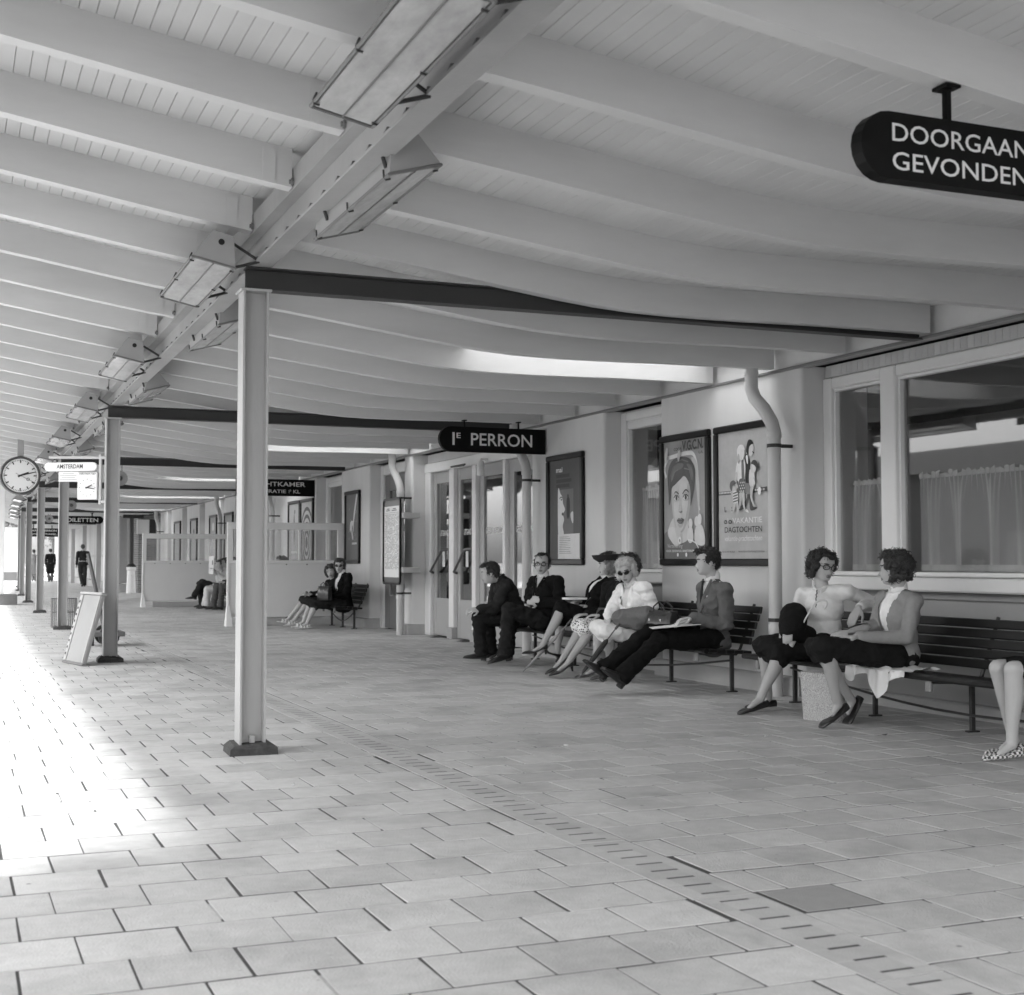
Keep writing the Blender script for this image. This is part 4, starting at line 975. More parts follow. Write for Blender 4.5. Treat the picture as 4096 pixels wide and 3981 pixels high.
MB().box(-.70,1.4,-3.0,-2.98,1.5,2.72).build('passage_wall',mat('passage_dark',.03,.9),bh)
MB().box(-.9,1.5,-.2,2.6,2.73,2.85).build('roof',ROOF,bh)
MB().cbox(-1.12,-.72,-.30,-.02,2.05,2.55,.01).build('vent_box',PLASTER,bh)
MB().box(-.70,-.5,-.30,-.03,2.08,2.55).build('vent_side',mat('passage_dark',.03),bh)
sp=empty('standpipe',(5.85,48.6,0)); tag(sp,'black iron standpipe on a white flared cast base','pipe')
MB().lathe([(.17,0),(.165,.05),(.135,.6),(.13,.78),(.16,.80),(.16,.90),(.10,.92)],(0,0,0),18).build('cast_base',WHITE,sp,True)
MB().lathe([(.165,.90),(.165,.94),(.10,1.0),(.075,1.02),(.07,2.6)],(0,0,0),14).build('pipe',mat('pipe_black',.02,.4),sp,True)
MB().cbox(-.3,.4,-.07,.07,2.58,2.70,.02).build('gutter_head',mat('pipe_black',.02),sp)
MB().tube([(0,-.17,.62),(-.05,-.2,.6),(-.05,-.2,.56)],.03,8).build('spout',WHITE,sp,True)
# boarded wall with posts and rail
bwl=empty('boarded_wall',(5.75,51.4,0),R(-1.0)); tag(bwl,'tall vertical-boarded wall with posts on a concrete plinth','wall')
bmsh=MB().cbox(-.015,.015,-.142,.142,.30,2.72,.006).mesh('board',mat('wall_board',.42,.7,.12,4,island=.12,stain=.15))
for k in range(118): link('board',bmsh,bwl,(random.uniform(-.006,.006),.15+.29*k,0))
MB().cbox(-.12,.2,0,34.4,-.02,.29,.012).build('plinth',mat('pale_concrete',.42,.85,.15,3),bwl)
MB().cbox(-.035,-.016,0,34.4,1.28,1.38,.004).build('rail',mat('rail_paint',.34,.6),bwl)
for k in range(5): MB().cbox(-.36,-.18,5.5+7.7*k,5.7+7.7*k,-.02,2.75,.006).build('post',STEEL,bwl)
MB().box(.016,.06,0,34.4,0,2.74).build('backing',mat('passage_dark',.03),bwl)
for k in range(6):
    q=link('board',bmsh,bwl,(.14+.29*k,.0,0),(0,0,R(90)))
MB().cbox(.0,1.9,-.05,-.018,-.02,.29,.01).build('plinth',mat('pale_concrete',.5),bwl)
# light pillars on brick blocks at the canopy edge
for i,(x,y,wd,lab) in enumerate(((1.02,37.0,.30,'white pillar on a dark brick block beside the sunlit paving'),(3.30,82.6,.45,'white double pillar on a low brick base closing the canopy'))):
    t=empty('pillar',(x,y,0)); tag(t,lab,'pillar','white pillars at the canopy edge')
    MB().cbox(-wd,wd,-.2,.2,.27,3.02,.01).build('shaft',WHITE,t)
    bx0,bx1=(-.8,.62) if i==0 else (-.6,.75)
    MB().cbox(bx0,bx1,-.35,.35,-.01,.265 if i==0 else .5,.012).build('brick_block',BRICK,t)
    if i: MB().cbox(.5,.68,-.2,.2,.27,3.02,.01).build('shaft',STEEL,t)
# fence and trees beyond the platform end
fe=empty('end_fence',(0,96,0)); tag(fe,'white rail fence across the end of the platform','fence')
for k in range(9): MB().cbox(-2+1.6*k,-1.9+1.6*k,-.05,.05,-.9,.75,.006).build('post',WHITE,fe)
for z in (.15,.62): MB().cbox(-2.2,11.2,-.09,-.052,z,z+.12,.005).build('rail',WHITE,fe)
LEAF=mat('foliage',.16,.6,.3,3,trans=.35,island=.35); BARK=mat('bark',.08,.95,.3,10,bump=.5)
def tree(x,y,h,r,label,seed,dens=85,ls=1.0):
    rd=random.Random(seed); t=empty('tree',(x,y,-.92)); tag(t,label,'tree','trees beyond the platform end')
    m=MB(); m.tube([(0,0,0),(.1,0,h*.25),(-.05,.1,h*.5),(.1,0,h*.8)],[.28,.2,.15,.05],8)
    cl=[]
    for k in range(9):
        a=rd.uniform(0,6.28); z=h*rd.uniform(.3,.6); e=(r*.8*math.cos(a)*rd.uniform(.5,1),r*.8*math.sin(a)*rd.uniform(.5,1),z+h*rd.uniform(.1,.35))
        m.tube([(0,0,z),(e[0]*.5,e[1]*.5,z+(e[2]-z)*.6),e],[.09,.06,.02],5); cl.append(e)
    m.build('trunk',BARK,t,True)
    for k in range(26):
        a=rd.uniform(0,6.28); q=rd.uniform(.1,1)**.5; z=rd.uniform(.25,1); rr=r*math.sin(math.pi*(.15+.8*z))*q
        cl.append((rr*math.cos(a),rr*math.sin(a),h*(.22+.78*z)))
    c=MB()
    for e in cl:
        s=rd.uniform(.5,1.0)*r*.42
        for k in range(dens):
            d=Vector((rd.gauss(0,1),rd.gauss(0,1),rd.gauss(0,.8))).normalized()*s*rd.uniform(.4,1.0)**.6
            p=Vector(e)+d; u=Vector((rd.gauss(0,1),rd.gauss(0,1),rd.gauss(0,1))).normalized(); v=u.orthogonal().normalized()
            w=rd.uniform(.06,.14)*ls
            c.add([p-u*w,p+v*w*.6,p+u*w,p-v*w*.6],[(0,1,2,3)])
    c.build('crown',LEAF,t)
for i,(x,y,h,r,l) in enumerate(((4.2,112,8.5,3.4,'broad tree showing behind the walkers in hats'),(8.0,118,9.5,3.8,'tall tree behind the boarded wall end'),(.6,120,8,3.2,'tree at the left of the platform end'),(5.6,131,11,4.2,'taller tree behind the broad one'),(-5,116,9,3.6,'tree standing off the track beyond the pillars'))): tree(x,y,h,r,l,40+i)
gs_=empty('added_shed',(-26,20,-.92)); tag(gs_,'long dark shed added across the tracks to darken the window reflections','building')  # invented building, added and sized to keep the window reflections dark
MB().cbox(-3,0,-45,60,0,5.8,.02).build('wall',BRICK,gs_)
MB().prism([(-3.4,5.8),(.5,5.8),(-1.4,7.0)],lambda a,b,t:(a,t,b),-46,61).build('roof',ROOF,gs_)
dmsh=MB().cbox(.005,.06,-1.4,1.4,0,3.2,.02).mesh('sliding_door',mat('shed_door',.3,.7,.1,3))
for k in range(7): link('sliding_door',dmsh,gs_,(0,-38+15*k,0))
# ================================================================== PEOPLE
from mathutils import noise as mn
V=Vector
SKIN=mat('skin',.42,.55,.06,30,bump=.05,bscale=200); STOCK=mat('stocking',.34,.5,.04,20); LIPS=mat('lips',.16,.5); EYEW=mat('eye_white',.5,.3); EYED=mat('eye_dark',.02,.3)
def fabric(n,v,b=.35,sc=160,r=.9,sh=.0): return mat(n,v,r,.18,22,bump=b,bscale=sc,spec=.15,sheen=sh)
def cap(m,p,q,r0,r1,n=12):
    p,q=V(p),V(q)
    if (q-p).length<1e-4: m.sphere(p,r0,n,8); return
    d=(q-p).normalized(); pts=[];rs=[]
    for k in range(4):
        a=math.pi/2*k/4; pts.append(p-d*r0*math.cos(a)); rs.append(max(r0*math.sin(a),r0*.05))
    pts.append(p); rs.append(r0); pts.append(q); rs.append(r1)
    for k in range(3,-1,-1):
        a=math.pi/2*k/4; pts.append(q+d*r1*math.cos(a)); rs.append(max(r1*math.sin(a),r1*.05))
    m.tube(pts,rs,n)
def frame3(x,y,z): return Matrix((x,y,z)).transposed()
def remesh(m,vox,name,mt,parent,origin,sm=3,disp=0,ds=14,cut=None,stretch=None):
    me=m.mesh('tmp'); o=bpy.data.objects.new('tmp',me); COL.objects.link(o)
    r=o.modifiers.new('r','REMESH'); r.mode='VOXEL'; r.voxel_size=vox
    s=o.modifiers.new('s','SMOOTH'); s.factor=.5; s.iterations=sm
    dg=bpy.context.evaluated_depsgraph_get(); dg.update()
    n=bpy.data.meshes.new_from_object(o.evaluated_get(dg)); bpy.data.objects.remove(o); bpy.data.meshes.remove(me)
    if disp:
        nr=[v.normal.copy() for v in n.vertices]
        for v,q in zip(n.vertices,nr):
            c=v.co if stretch is None else V((v.co.x*stretch[0],v.co.y*stretch[1],v.co.z*stretch[2]))
            w=mn.noise(V((c.x,c.y,c.z*1.6))*ds*.72)+.28*mn.noise(c*ds*2.1+V((5,3,1))); w=-abs(w)+.45
            v.co+=q*disp*w
    if cut:
        import bmesh
        b=bmesh.new(); b.from_mesh(n); bmesh.ops.delete(b,geom=[f for f in b.faces if cut(f.calc_center_median())],context='FACES'); b.to_mesh(n); b.free()
    for v in n.vertices: v.co-=origin
    n.name=name; n.materials.clear(); n.materials.append(mt)
    n.polygons.foreach_set('use_smooth',[True]*len(n.polygons)); n.update()
    ob=bpy.data.objects.new(name,n); COL.objects.link(ob)
    if parent: ob.parent=parent
    return ob
def lerp(tab,z):
    if z>=tab[0][0]: return tab[0][1]
    for (a,va),(b,vb) in zip(tab,tab[1:]):
        if z>=b: return vb+(va-vb)*(z-b)/(a-b)
    return tab[-1][1]
FRT=[(.115,.002),(.11,.03),(.10,.052),(.08,.076),(.05,.091),(.022,.096),(.012,.094),(0,.087),(-.03,.089),(-.05,.089),(-.065,.088),(-.085,.085),(-.10,.086),(-.11,.074),(-.117,.04)]
BCK=[(.115,.002),(.11,.03),(.10,.055),(.07,.085),(.03,.098),(0,.097),(-.03,.088),(-.06,.068),(-.09,.045),(-.117,.015)]
WID=[(.115,.002),(.11,.024),(.10,.043),(.07,.066),(.03,.076),(0,.075),(-.03,.070),(-.06,.062),(-.085,.051),(-.1,.040),(-.11,.030),(-.117,.012)]
def gs(x,s): return math.exp(-x*x/(2*s*s))
def head_pt(a,z,nose=1.0):
    w=lerp(WID,z); d=lerp(FRT,z) if math.cos(a)>0 else lerp(BCK,z)
    c,s=math.cos(a),math.sin(a); p=2.35
    r=(abs(s/w)**p+abs(c/d)**p)**(-1/p)
    if c>0:
        nz=0
        if -.058<z<.008: nz=.029*max(0,min(1,(.008-z)/.050))*(1 if z>-.045 else max(0,(z+.058)/.013))
        r+=nose*nz*gs(a,.15)
        r-=.013*(gs(a-.36,.17)+gs(a+.36,.17))*gs(z+.001,.012)
        r+=.0045*gs(z+.066,.0045)*gs(a,.20)+.005*gs(z+.079,.005)*gs(a,.19)-.003*gs(z+.0725,.003)*gs(a,.24)
        r-=.004*gs(z+.088,.005)*gs(a,.25)
        r+=.004*gs(z-.018,.007)*(gs(a-.36,.2)+gs(a+.36,.2))
        r+=.004*(gs(a-.62,.2)+gs(a+.62,.2))*gs(z+.03,.018)
    return (r*s,r*c,z)
def add_head(m,H,fn,k,nose=1.0,ears=None):
    n,mm=44,46; vs=[];fs=[]
    zs=[.1149-.2317*i/(mm-1) for i in range(mm)]
    for z in zs:
        for j in range(n):
            a=2*math.pi*j/n; vs.append(fn(*head_pt(a,z,nose)))
    for i in range(mm-1):
        for j in range(n): fs.append((i*n+j,(i+1)*n+j,(i+1)*n+(j+1)%n,i*n+(j+1)%n))
    fs.append(tuple(range(n))); fs.append(tuple((mm-1)*n+j for j in reversed(range(n))))
    m.add(vs,fs)
    if ears:
        for s in(-1,1): m.sphere(fn(.079*s,-.012,-.012),(.010*k,.018*k,.030*k),10,8,ears)
def hand(m,wr,dr,nm,k,curl=.5,side=1,spread=.06):
    dr=V(dr).normalized(); nm=V(nm); nm=(nm-dr*nm.dot(dr)).normalized(); lt=dr.cross(nm)*side
    P=lambda a,b,c:V(wr)+(dr*a+lt*b+nm*c)*k
    for b in (-.028,-.010,.010,.028): cap(m,P(.015,b*.7,0),P(.085,b,0),.0145*k,.0125*k,8)
    L=[.036,.040,.037,.029]
    for i,b in enumerate((.030,.010,-.010,-.029)):
        p=P(.088,b,0); ang=0; d=dr+lt*(b*2*spread/.06*.15); r=.0098
        for s,l in enumerate((L[i],L[i]*.68,L[i]*.55)):
            ang+=curl*(.5 if s==0 else .75); v=(d*math.cos(ang)-nm*math.sin(ang)*1).normalized()
            q=p+v*l*k*1.05; cap(m,p,q,r*k,(r-.001)*k,7); p=q; r-=.0009
    p=P(.022,.030,-.004); q=P(.055,.058,-.016); t=P(.086,.060,-.028-.01*curl); cap(m,p,q,.0135*k,.011*k,8); cap(m,q,t,.011*k,.009*k,8)
def shoe(m,ank,toe,k,style):
    ank,toe=V(ank),V(toe); d=toe-ank; f=V((d.x,d.y,d.z+.055*k)).normalized(); lt=V((0,0,1)).cross(f); lt=lt.normalized() if lt.length>.01 else V((0,1,0)); up=f.cross(lt)
    hh={'oxford':.016,'pump':.045,'flat':.008,'sandal':.012,'boot':.02}[style]
    k=k*1.07
    S=[-.062,-.055,-.03,.0,.04,.09,.13,.165,.188,.196] if style!='pump' else [-.055,-.05,-.03,.0,.04,.09,.13,.165,.195,.208]
    Wd=[.012,.026,.032,.033,.034,.041,.042,.034,.02,.006]
    Tp={'oxford':[.05,.07,.078,.085,.078,.058,.045,.034,.024,.012],'boot':[.10,.12,.125,.125,.10,.062,.048,.036,.024,.012],'pump':[.035,.055,.05,.034,.022,.022,.034,.030,.020,.010],'flat':[.03,.05,.048,.036,.026,.026,.036,.030,.02,.01],'sandal':[.012]*10}[style]
    vs=[];fs=[];n=12
    for i,(s,w,t) in enumerate(zip(S,Wd,Tp)):
        lift=hh*(1 if s<0 else max(0,1-s/.10))*(.9 if style=='pump' else .4)
        if style=='pump' and s<.1: lift=max(lift,0)
        for j in range(n):
            a=2*math.pi*j/n; x=w*math.cos(a); z=math.sin(a); zz=(t/2)+(t/2)*(abs(z)**.7)*(1 if z>0 else -1)
            p=ank+(f*s+lt*x+up*(-.073+lift+zz))*k; vs.append(tuple(p))
    for i in range(len(S)-1):
        for j in range(n): fs.append((i*n+j,i*n+(j+1)%n,(i+1)*n+(j+1)%n,(i+1)*n+j))
    fs.append(tuple(range(n-1,-1,-1))); fs.append(tuple((len(S)-1)*n+j for j in range(n)))
    m.add(vs,fs)
    if style in('pump',):
        m.tube([ank+(f*-.042+up*(-.078+hh+.012))*k,ank+(f*-.040+up*-.078)*k],[.017*k,.009*k],8)
    if style in('oxford','boot'):
        m.tube([ank+(f*-.032+up*(-.058))*k,ank+(f*-.032+up*-.082)*k],[.03*k,.03*k],10)
    if style=='sandal':
        for s,w in((.05,.042),(.10,.046),(.0,.036)):
            m.tube([ank+(f*s+lt*math.cos(a)*w+up*(-.072+.05*math.sin(a)))*k for a in [math.pi*i/8 for i in range(9)]],.009*k,6)
        m.tube([ank+(f*-.03+lt*.03+up*-.03)*k,ank+(f*-.06+up*-.025)*k,ank+(f*-.03-lt*.03+up*-.03)*k],.007*k,6)
def person(J,label,face,k=.95,pitch=0,roll=0,hair=('short',.03),top=('jacket',.05),under=None,bottom=('trousers',.05),shoes=('oxford',.015),legmat=None,hands=None,neckv=True,tie=None,hat=None,glasses=None,vox=.0085,lap=None,belt=None,sleeve=1.0,stand=False,female=False,nofaceparts=False,skirt_len=.04,lapel=True,vneck=.20,coat_len=0,wr=.012,placket=False):
    J={a:V(b) for a,b in J.items()}
    if 'pel' not in J:
        mid=(J['knL']+J['knR'])/2 if 'knR' in J else J['knL']+V((0,.08,0)); J['pel']=V((mid.x+.45,mid.y,.47))
    J.setdefault('neck',J['pel']+V((.03,0,.46))); J.setdefault('head',J['neck']+V((-.04,0,.14)))
    J.setdefault('shL',J['neck']+V((0,-.165,-.06))); J.setdefault('shR',J['neck']+V((0,.165,-.06)))
    J.setdefault('hpL',J['pel']+V((-.03,-.085,-.01))); J.setdefault('hpR',J['pel']+V((-.03,.085,-.01)))
    for s in 'LR':
        J.setdefault('el'+s,J['sh'+s]+V((.0,(-.03 if s=='L' else .03),-.25))); J.setdefault('wr'+s,J['el'+s]+V((-.22,(.04 if s=='L' else -.04),.0)))
        J.setdefault('kn'+s,J['hp'+s]+V((-.42,0,0))); J.setdefault('an'+s,J['kn'+s]+V((.0,0,-.38))); J.setdefault('to'+s,J['an'+s]+V((-.16,0,-.05)))
    if min(J['toL'].z,J['toR'].z)<.026:
        for s in 'LR':
            if J['to'+s].z<.026: J['to'+s].z=.026
    for s in 'LR':
        if J['an'+s].z<.078*k+.004: J['an'+s].z=.078*k+.004
    O=V((J['pel'].x,J['pel'].y,0))
    up=(J['neck']-J['pel']).normalized(); lat=(J['shR']-J['shL']); lat=(lat-up*lat.dot(up)).normalized(); fw=up.cross(lat).normalized()
    T=frame3(lat,fw,up)
    body=MB()
    pel,neck=J['pel'],J['neck']; tl=(neck-pel).length
    at=lambda t:pel.lerp(neck,t)
    wsh=.5*(J['shR']-J['shL']).length
    def torso(m,e,low=True):
        if low: m.sphere(pel+up*.02,((.150+e)*k,(.110+e)*k,(.125+e)*k),18,12,T)
        m.sphere(at(.30),((.130+e)*k,(.098+e)*k,tl*.34),18,12,T)
        m.sphere(at(.62)+fw*.008,((.148+e)*k,(.106+e+(.018 if female else 0))*k,tl*.34),18,12,T)
        m.sphere(at(.80),((.135+e)*k,(.085+e)*k,tl*.18),16,10,T)
        for s in 'LR': cap(m,at(.90),J['sh'+s],(.050+e)*k,(.046+e)*k)
        if female:
            for s in(-1,1): m.sphere(at(.60)+fw*(.085+e*.6)*k+lat*s*.062*k,(.055*k,.030*k,.058*k),12,9,T)
    torso(body,-.012)
    hc=J['head']; yaw=V((face[0],face[1],0)).normalized(); f=V((yaw.x*math.cos(R(pitch)),yaw.y*math.cos(R(pitch)),math.sin(R(pitch))))
    rt=f.cross(V((0,0,1))).normalized(); hu=rt.cross(f)
    if roll: q=Matrix.Rotation(R(roll),3,f); rt=q@rt; hu=q@hu
    hk=k*1.0
    fn=lambda x,y,z:tuple(hc+(rt*x+f*y+hu*z)*hk)
    add_head(body,J,fn,hk,ears=frame3(rt,f,hu) if not female else None)
    cap(body,neck-up*.02,hc+(-f*.022-hu*.06)*hk,.054*k,.05*k)
    for s in 'LR':
        cap(body,J['sh'+s],J['el'+s],.043*k,.037*k); cap(body,J['el'+s],J['el'+s].lerp(J['wr'+s],.35),.038*k,.037*k); cap(body,J['el'+s].lerp(J['wr'+s],.35),J['wr'+s],.037*k,.026*k)
        cap(body,J['hp'+s],J['kn'+s],.078*k,.054*k)
        kn,an=J['kn'+s],J['an'+s]; sh=(an-kn).normalized(); bk=V((1,0,0)); bk=(bk-sh*bk.dot(sh)).normalized()*(1 if not stand else -1*0)
        if stand: bk=V((0,-1,0))
        c=kn.lerp(an,.32)+bk*.012*k; cap(body,kn,c,.052*k,.055*k); cap(body,c,kn.lerp(an,.72),.055*k,.037*k); cap(body,kn.lerp(an,.72),an,.037*k,.033*k)
        cap(body,an,an.lerp(J['to'+s],.6)+V((0,0,-.012)),.031*k,.017*k)
        h=(hands or {}).get(s,{})
        dr=h.get('dir',J['wr'+s]-J['el'+s]); hand(body,J['wr'+s],dr,h.get('n',(0,0,1)),k,h.get('curl',.55),-1 if s=='L' else 1)
    ob=remesh(body,vox*.85,'person',SKIN,None,O,2); ob.location=O
    tag(ob,label,'person')
    if legmat:
        me=ob.data; me.materials.append(legmat); zk=max(J['knL'].z,J['knR'].z)-.0
        lx=min(J['hpL'].x,J['hpR'].x)-.06
        for p in me.polygons:
            c=p.center+O
            if not stand and c.z<zk+.07 and c.x<lx and min((c-J['wrL']).length,(c-J['wrR']).length)>.22: p.material_index=1
    # face
    if not nofaceparts:
        for s in(-1,1):
            e=MB(); x,y,z=head_pt(s*.37,-.003); e.sphere(fn(x*.99,y*.985,z),(.0155*hk,.006*hk,.0072*hk),10,8,frame3(rt,f,hu)); e.v=[tuple(V(p)-O) for p in e.v]; e.build('eye',EYED,ob,True)
            b=MB(); pts=[]
            for a in (.16,.30,.45,.60): x,y,z=head_pt(s*a,.019+.004*math.sin((a-.16)*6)); pts.append(V(fn(x*1.01,y*1.01,z))-O)
            b.tube(pts,[.0034*hk,.0052*hk,.0046*hk,.0026*hk],6); b.build('eyebrow',EYED,ob,True)
        l=MB()
        for zz,r in((-.067,.0045),(-.0785,.0055)):
            pts=[]
            for a in (-.25,-.12,0,.12,.25): x,y,z=head_pt(a,zz+(.003 if abs(a)>.2 and zz<-.07 else 0)-(.002 if abs(a)>.2 and zz>-.07 else 0)); pts.append(V(fn(x*1.0,y*1.0,z))-O)
            l.tube(pts,[r*.35*hk,r*.9*hk,r*hk,r*.9*hk,r*.35*hk],6)
        l.build('lips',LIPS,ob,True)
    # hair
    if hair:
        st,hv=hair; h=MB(); rd=random.Random(label); H3=frame3(rt,f,hu)
        hm=mat('hair_%d'%int(hv*1000),hv,.45,.75,45,bump=.8,bscale=220,spec=.4,stretch=(1,1,.35))
        E=lambda x,y,z,a,b,c:h.sphere(fn(x,y,z),(a*hk,b*hk,c*hk),16,12,H3)
        if st=='short':
            E(0,-.020,.040,.082,.092,.086); E(0,.035,.085,.058,.055,.036); E(.02,.075,.085,.04,.03,.02); E(0,-.055,-.01,.066,.05,.06)
            for s in(-1,1): E(.07*s,-.01,.02,.014,.045,.05)
        elif st=='receding':
            E(0,-.034,.036,.081,.082,.082); E(0,-.06,-.01,.066,.046,.06); E(0,.02,.085,.04,.05,.026)
            for s in(-1,1): E(.068*s,-.02,.01,.015,.045,.05)
        else:
            E(0,-.025,.040,.088,.095,.088)
            n={'curly':110,'bob':90,'perm':130,'updo':60}[st]; big={'curly':.027,'bob':.03,'perm':.022,'updo':.024}[st]
            zlo={'curly':-.075,'bob':-.08,'perm':-.06,'updo':-.03}[st]
            for i in range(n):
                a=rd.uniform(-math.pi,math.pi); z=rd.uniform(zlo,.105)
                if abs(a)<.95 and z<.066: continue
                if abs(a)<1.15 and z<.0: continue
                x,y,_=head_pt(a,max(z,-.05)); g=1.12 if st!='perm' else 1.08
                if z<-.03: g=1.25
                E(x*g,y*g-.006,z*1.03,big*rd.uniform(.7,1.15),big*rd.uniform(.7,1.15),big*rd.uniform(.7,1.25))
            for i in range(10):
                a=rd.uniform(-.8,.8); x,y,_=head_pt(a,.082); E(x*1.04,y*1.0,rd.uniform(.078,.095),.018,.016,.015)
        hob=remesh(h,.006,'hair',hm,ob,O,1,.012,48)
        if vox<.0095:
            st_=MB(); vv=hob.data.vertices; cen=V(fn(0,-.01,.03))-O
            for i in range(420):
                v=vv[rd.randrange(len(vv))]; p=v.co.copy(); o=(p-cen).normalized()
                if (V(fn(0,.14,-.03))-O-p).length<(.125 if st!='short' else .115)*hk: continue
                tg=V((rd.gauss(0,1),rd.gauss(0,1),rd.gauss(-.4,1))); tg=(tg-o*tg.dot(o)).normalized(); L=rd.uniform(.018,.040)*(1 if st!='short' else .8)
                st_.tube([p-o*.004,p+tg*L*.5+o*rd.uniform(.003,.012),p+tg*L+o*rd.uniform(-.004,.012)],[.0026,.0026,.0008],4)
            tag(st_.build('hair_strands',hm,hob,True),kind='stuff')
    # upper garment
    clt=MB(); e=wr+.004
    kind,tv=top
    tv=tv*.55 if tv<.08 else tv; tm=fabric('cloth_%s_%d'%(kind,int(tv*10000)),tv)
    torso(clt,e)
    for s in 'LR':
        el,wr_=J['el'+s],J['wr'+s]; end=el.lerp(wr_,.93) if sleeve>=1 else J['sh'+s].lerp(el,.62) if sleeve<.5 else el.lerp(wr_,.55)
        wid=.016 if kind in('jacket','coat') else .008
        if sleeve<.5: cap(clt,J['sh'+s],end,(.046+wid)*k,(.046+wid)*k)
        else: cap(clt,J['sh'+s],el,(.047+wid)*k,(.042+wid)*k); cap(clt,el,end,(.042+wid)*k,(.030+wid)*k)
    if kind in('jacket','coat'): clt.sphere(pel-up*.03+fw*.01,((.172+wr)*k,(.135+wr)*k,(.11)*k),18,12,T)
    if coat_len:
        for i in range(4):
            t=i/3; cap(clt,J['hpL'].lerp(J['hpR'],t)+V((0,0,-.02)),J['hpL'].lerp(J['hpR'],t)+V((0,-.0,-coat_len)),.115*k,.125*k)
    cutf=None
    zt=.93
    if under is not None:
        def cutf(c):
            r=c-pel; h=r.dot(up)/tl; a=r.dot(lat); g=r.dot(fw)
            return g>.02 and h>.93-vneck/tl*1.0 and h<1.12 and abs(a)<.012+.062*max(0,(h-(.93-vneck/tl))/(vneck/tl))
    remesh(clt,vox,'jacket' if kind in('jacket','coat') else kind,tm,ob,O,2,.030 if kind in ('jacket','coat') else .012,11,cutf)
    if under is not None:
        sh=MB(); torso(sh,e-.010,False); cap(sh,at(.93),neck+up*.035,.062*k,.058*k)
        def cuts(c):
            r=c-pel; h=r.dot(up)/tl; a=r.dot(lat); g=r.dot(fw)
            return not (g>-.02 and h>.93-vneck/tl-.06 and abs(a)<.05+.062*max(0,(h-(.93-vneck/tl))/(vneck/tl))) and h<.97
        remesh(sh,vox,'shirt',fabric('shirt_%d'%int(under*1000),under,.15),ob,O,2,.003,14,cuts)
        fr=lambda t,a,d:at(t)+lat*a+fw*d
        if lapel:
            for s in(-1,1):
                lp=MB(); t0=.93-vneck/tl; pts=[]
                for i in range(6):
                    q=i/5; t=t0+(1.0-t0)*q; a=s*(.004+.068*q)*1.0; d=(.128+wr-.03*q-.052*q*q)*k
                    pts.append(fr(t,a,d)-O)
                lp.tube(pts,[.010,.019,.024,.026,.02,.014],8,sq=.45); lp.build('lapel',tm,ob,True)
        for s in(-1,1):
            c=MB(); c.tube([fr(.985,s*.010,.075*k)-O,fr(1.02,s*.045,.045*k)-O,fr(1.035,s*.058,.005)-O],[.014,.017,.012],8,sq=.5); c.build('collar',fabric('shirt_%d'%int(under*1000),under),ob,True)
    elif neckv:
        for s in(-1,1):
            c=MB(); c.tube([fr_-O for fr_ in (at(.95)+lat*s*.012+fw*.088*k,at(1.0)+lat*s*.05+fw*.05*k,at(1.03)+lat*s*.062,at(1.035)+lat*s*.03-fw*.05*k)],[.012,.017,.017,.014],8,sq=.5); c.build('collar',tm,ob,True)
    if placket:
        c=MB(); pts=[]
        for i in range(13):
            q=.97-.36*i/12; pts.append(at(q)+fw*((.118+e+.012*math.sin(math.pi*(1-i/12)))*k-.055*max(0,q-.72))+lat*(.004*math.sin(i*2.6))-O)
        c.tube(pts,.0045,6); c.build('placket',mat('placket_grey',.10,.8),ob,True)
    if tie is not None:
        t=MB(); pts=[at(q)+fw*(.112*k+e-.012-.05*max(0,q-.75))-O for q in (.97,.90,.80,.70,.60)]
        t.tube(pts,[.014,.013,.018,.022,.024],8,sq=.4); t.build('tie',fabric('tie_%d'%int(tie*1000),tie),ob,True)
    # lower garment
    bk_,bv=bottom
    bm_=MATS.get('cloth_%s_%d'%(bk_,int(bv*1000))) or fabric('cloth_%s_x%d'%(bk_,int(bv*10000)),bv*.55 if bv<.08 else bv)
    lo=MB()
    lo.sphere(pel,((.158+wr*.5)*k,(.125)*k,.12*k),18,12,T)
    if bk_=='trousers':
        for s in 'LR':
            cap(lo,J['hp'+s],J['kn'+s],.100*k,.076*k); q=J['kn'+s].lerp(J['an'+s],.93); cap(lo,J['kn'+s],J['kn'+s].lerp(J['an'+s],.5),.076*k,.069*k); cap(lo,J['kn'+s].lerp(J['an'+s],.5),q,.069*k,.072*k)
            lo.tube([q,q+(J['an'+s]-J['kn'+s]).normalized()*.05*k],[.073*k,.076*k],14)
    else:
        for i in range(5):
            t=i/4; a=J['hpL'].lerp(J['hpR'],t); b=J['knL'].lerp(J['knR'],t); d=(b-a).normalized(); e2=b+d*(skirt_len if not stand else .02)
            cap(lo,a,e2-d*.03,.095*k,.070*k)
            if not stand: cap(lo,e2-d*.05,e2-d*.03+V((.02,0,-.05)),.062*k,.055*k)
    remesh(lo,vox,bk_,bm_,ob,O,2,.026,12)
    if belt is not None:
        b=MB(); b.v=[]; n=20
        pts=[pel+up*.10+(lat*math.cos(2*math.pi*i/n)*.165+fw*math.sin(2*math.pi*i/n)*.128)*k-O for i in range(n+1)]
        b.tube(pts,.016,6); b.build('belt',fabric('belt_%d'%int(belt*1000),belt),ob,True)
    for s in 'LR':
        m=MB(); shoe(m,J['an'+s],J['to'+s],k,shoes[0]); m.v=[tuple(V(p)-O) for p in m.v]
        m.build('shoe',mat('shoe_%d'%int(shoes[1]*1000),shoes[1],.35,.2,20,spec=.5) if not isinstance(shoes[1],bpy.types.Material) else shoes[1],ob,True)
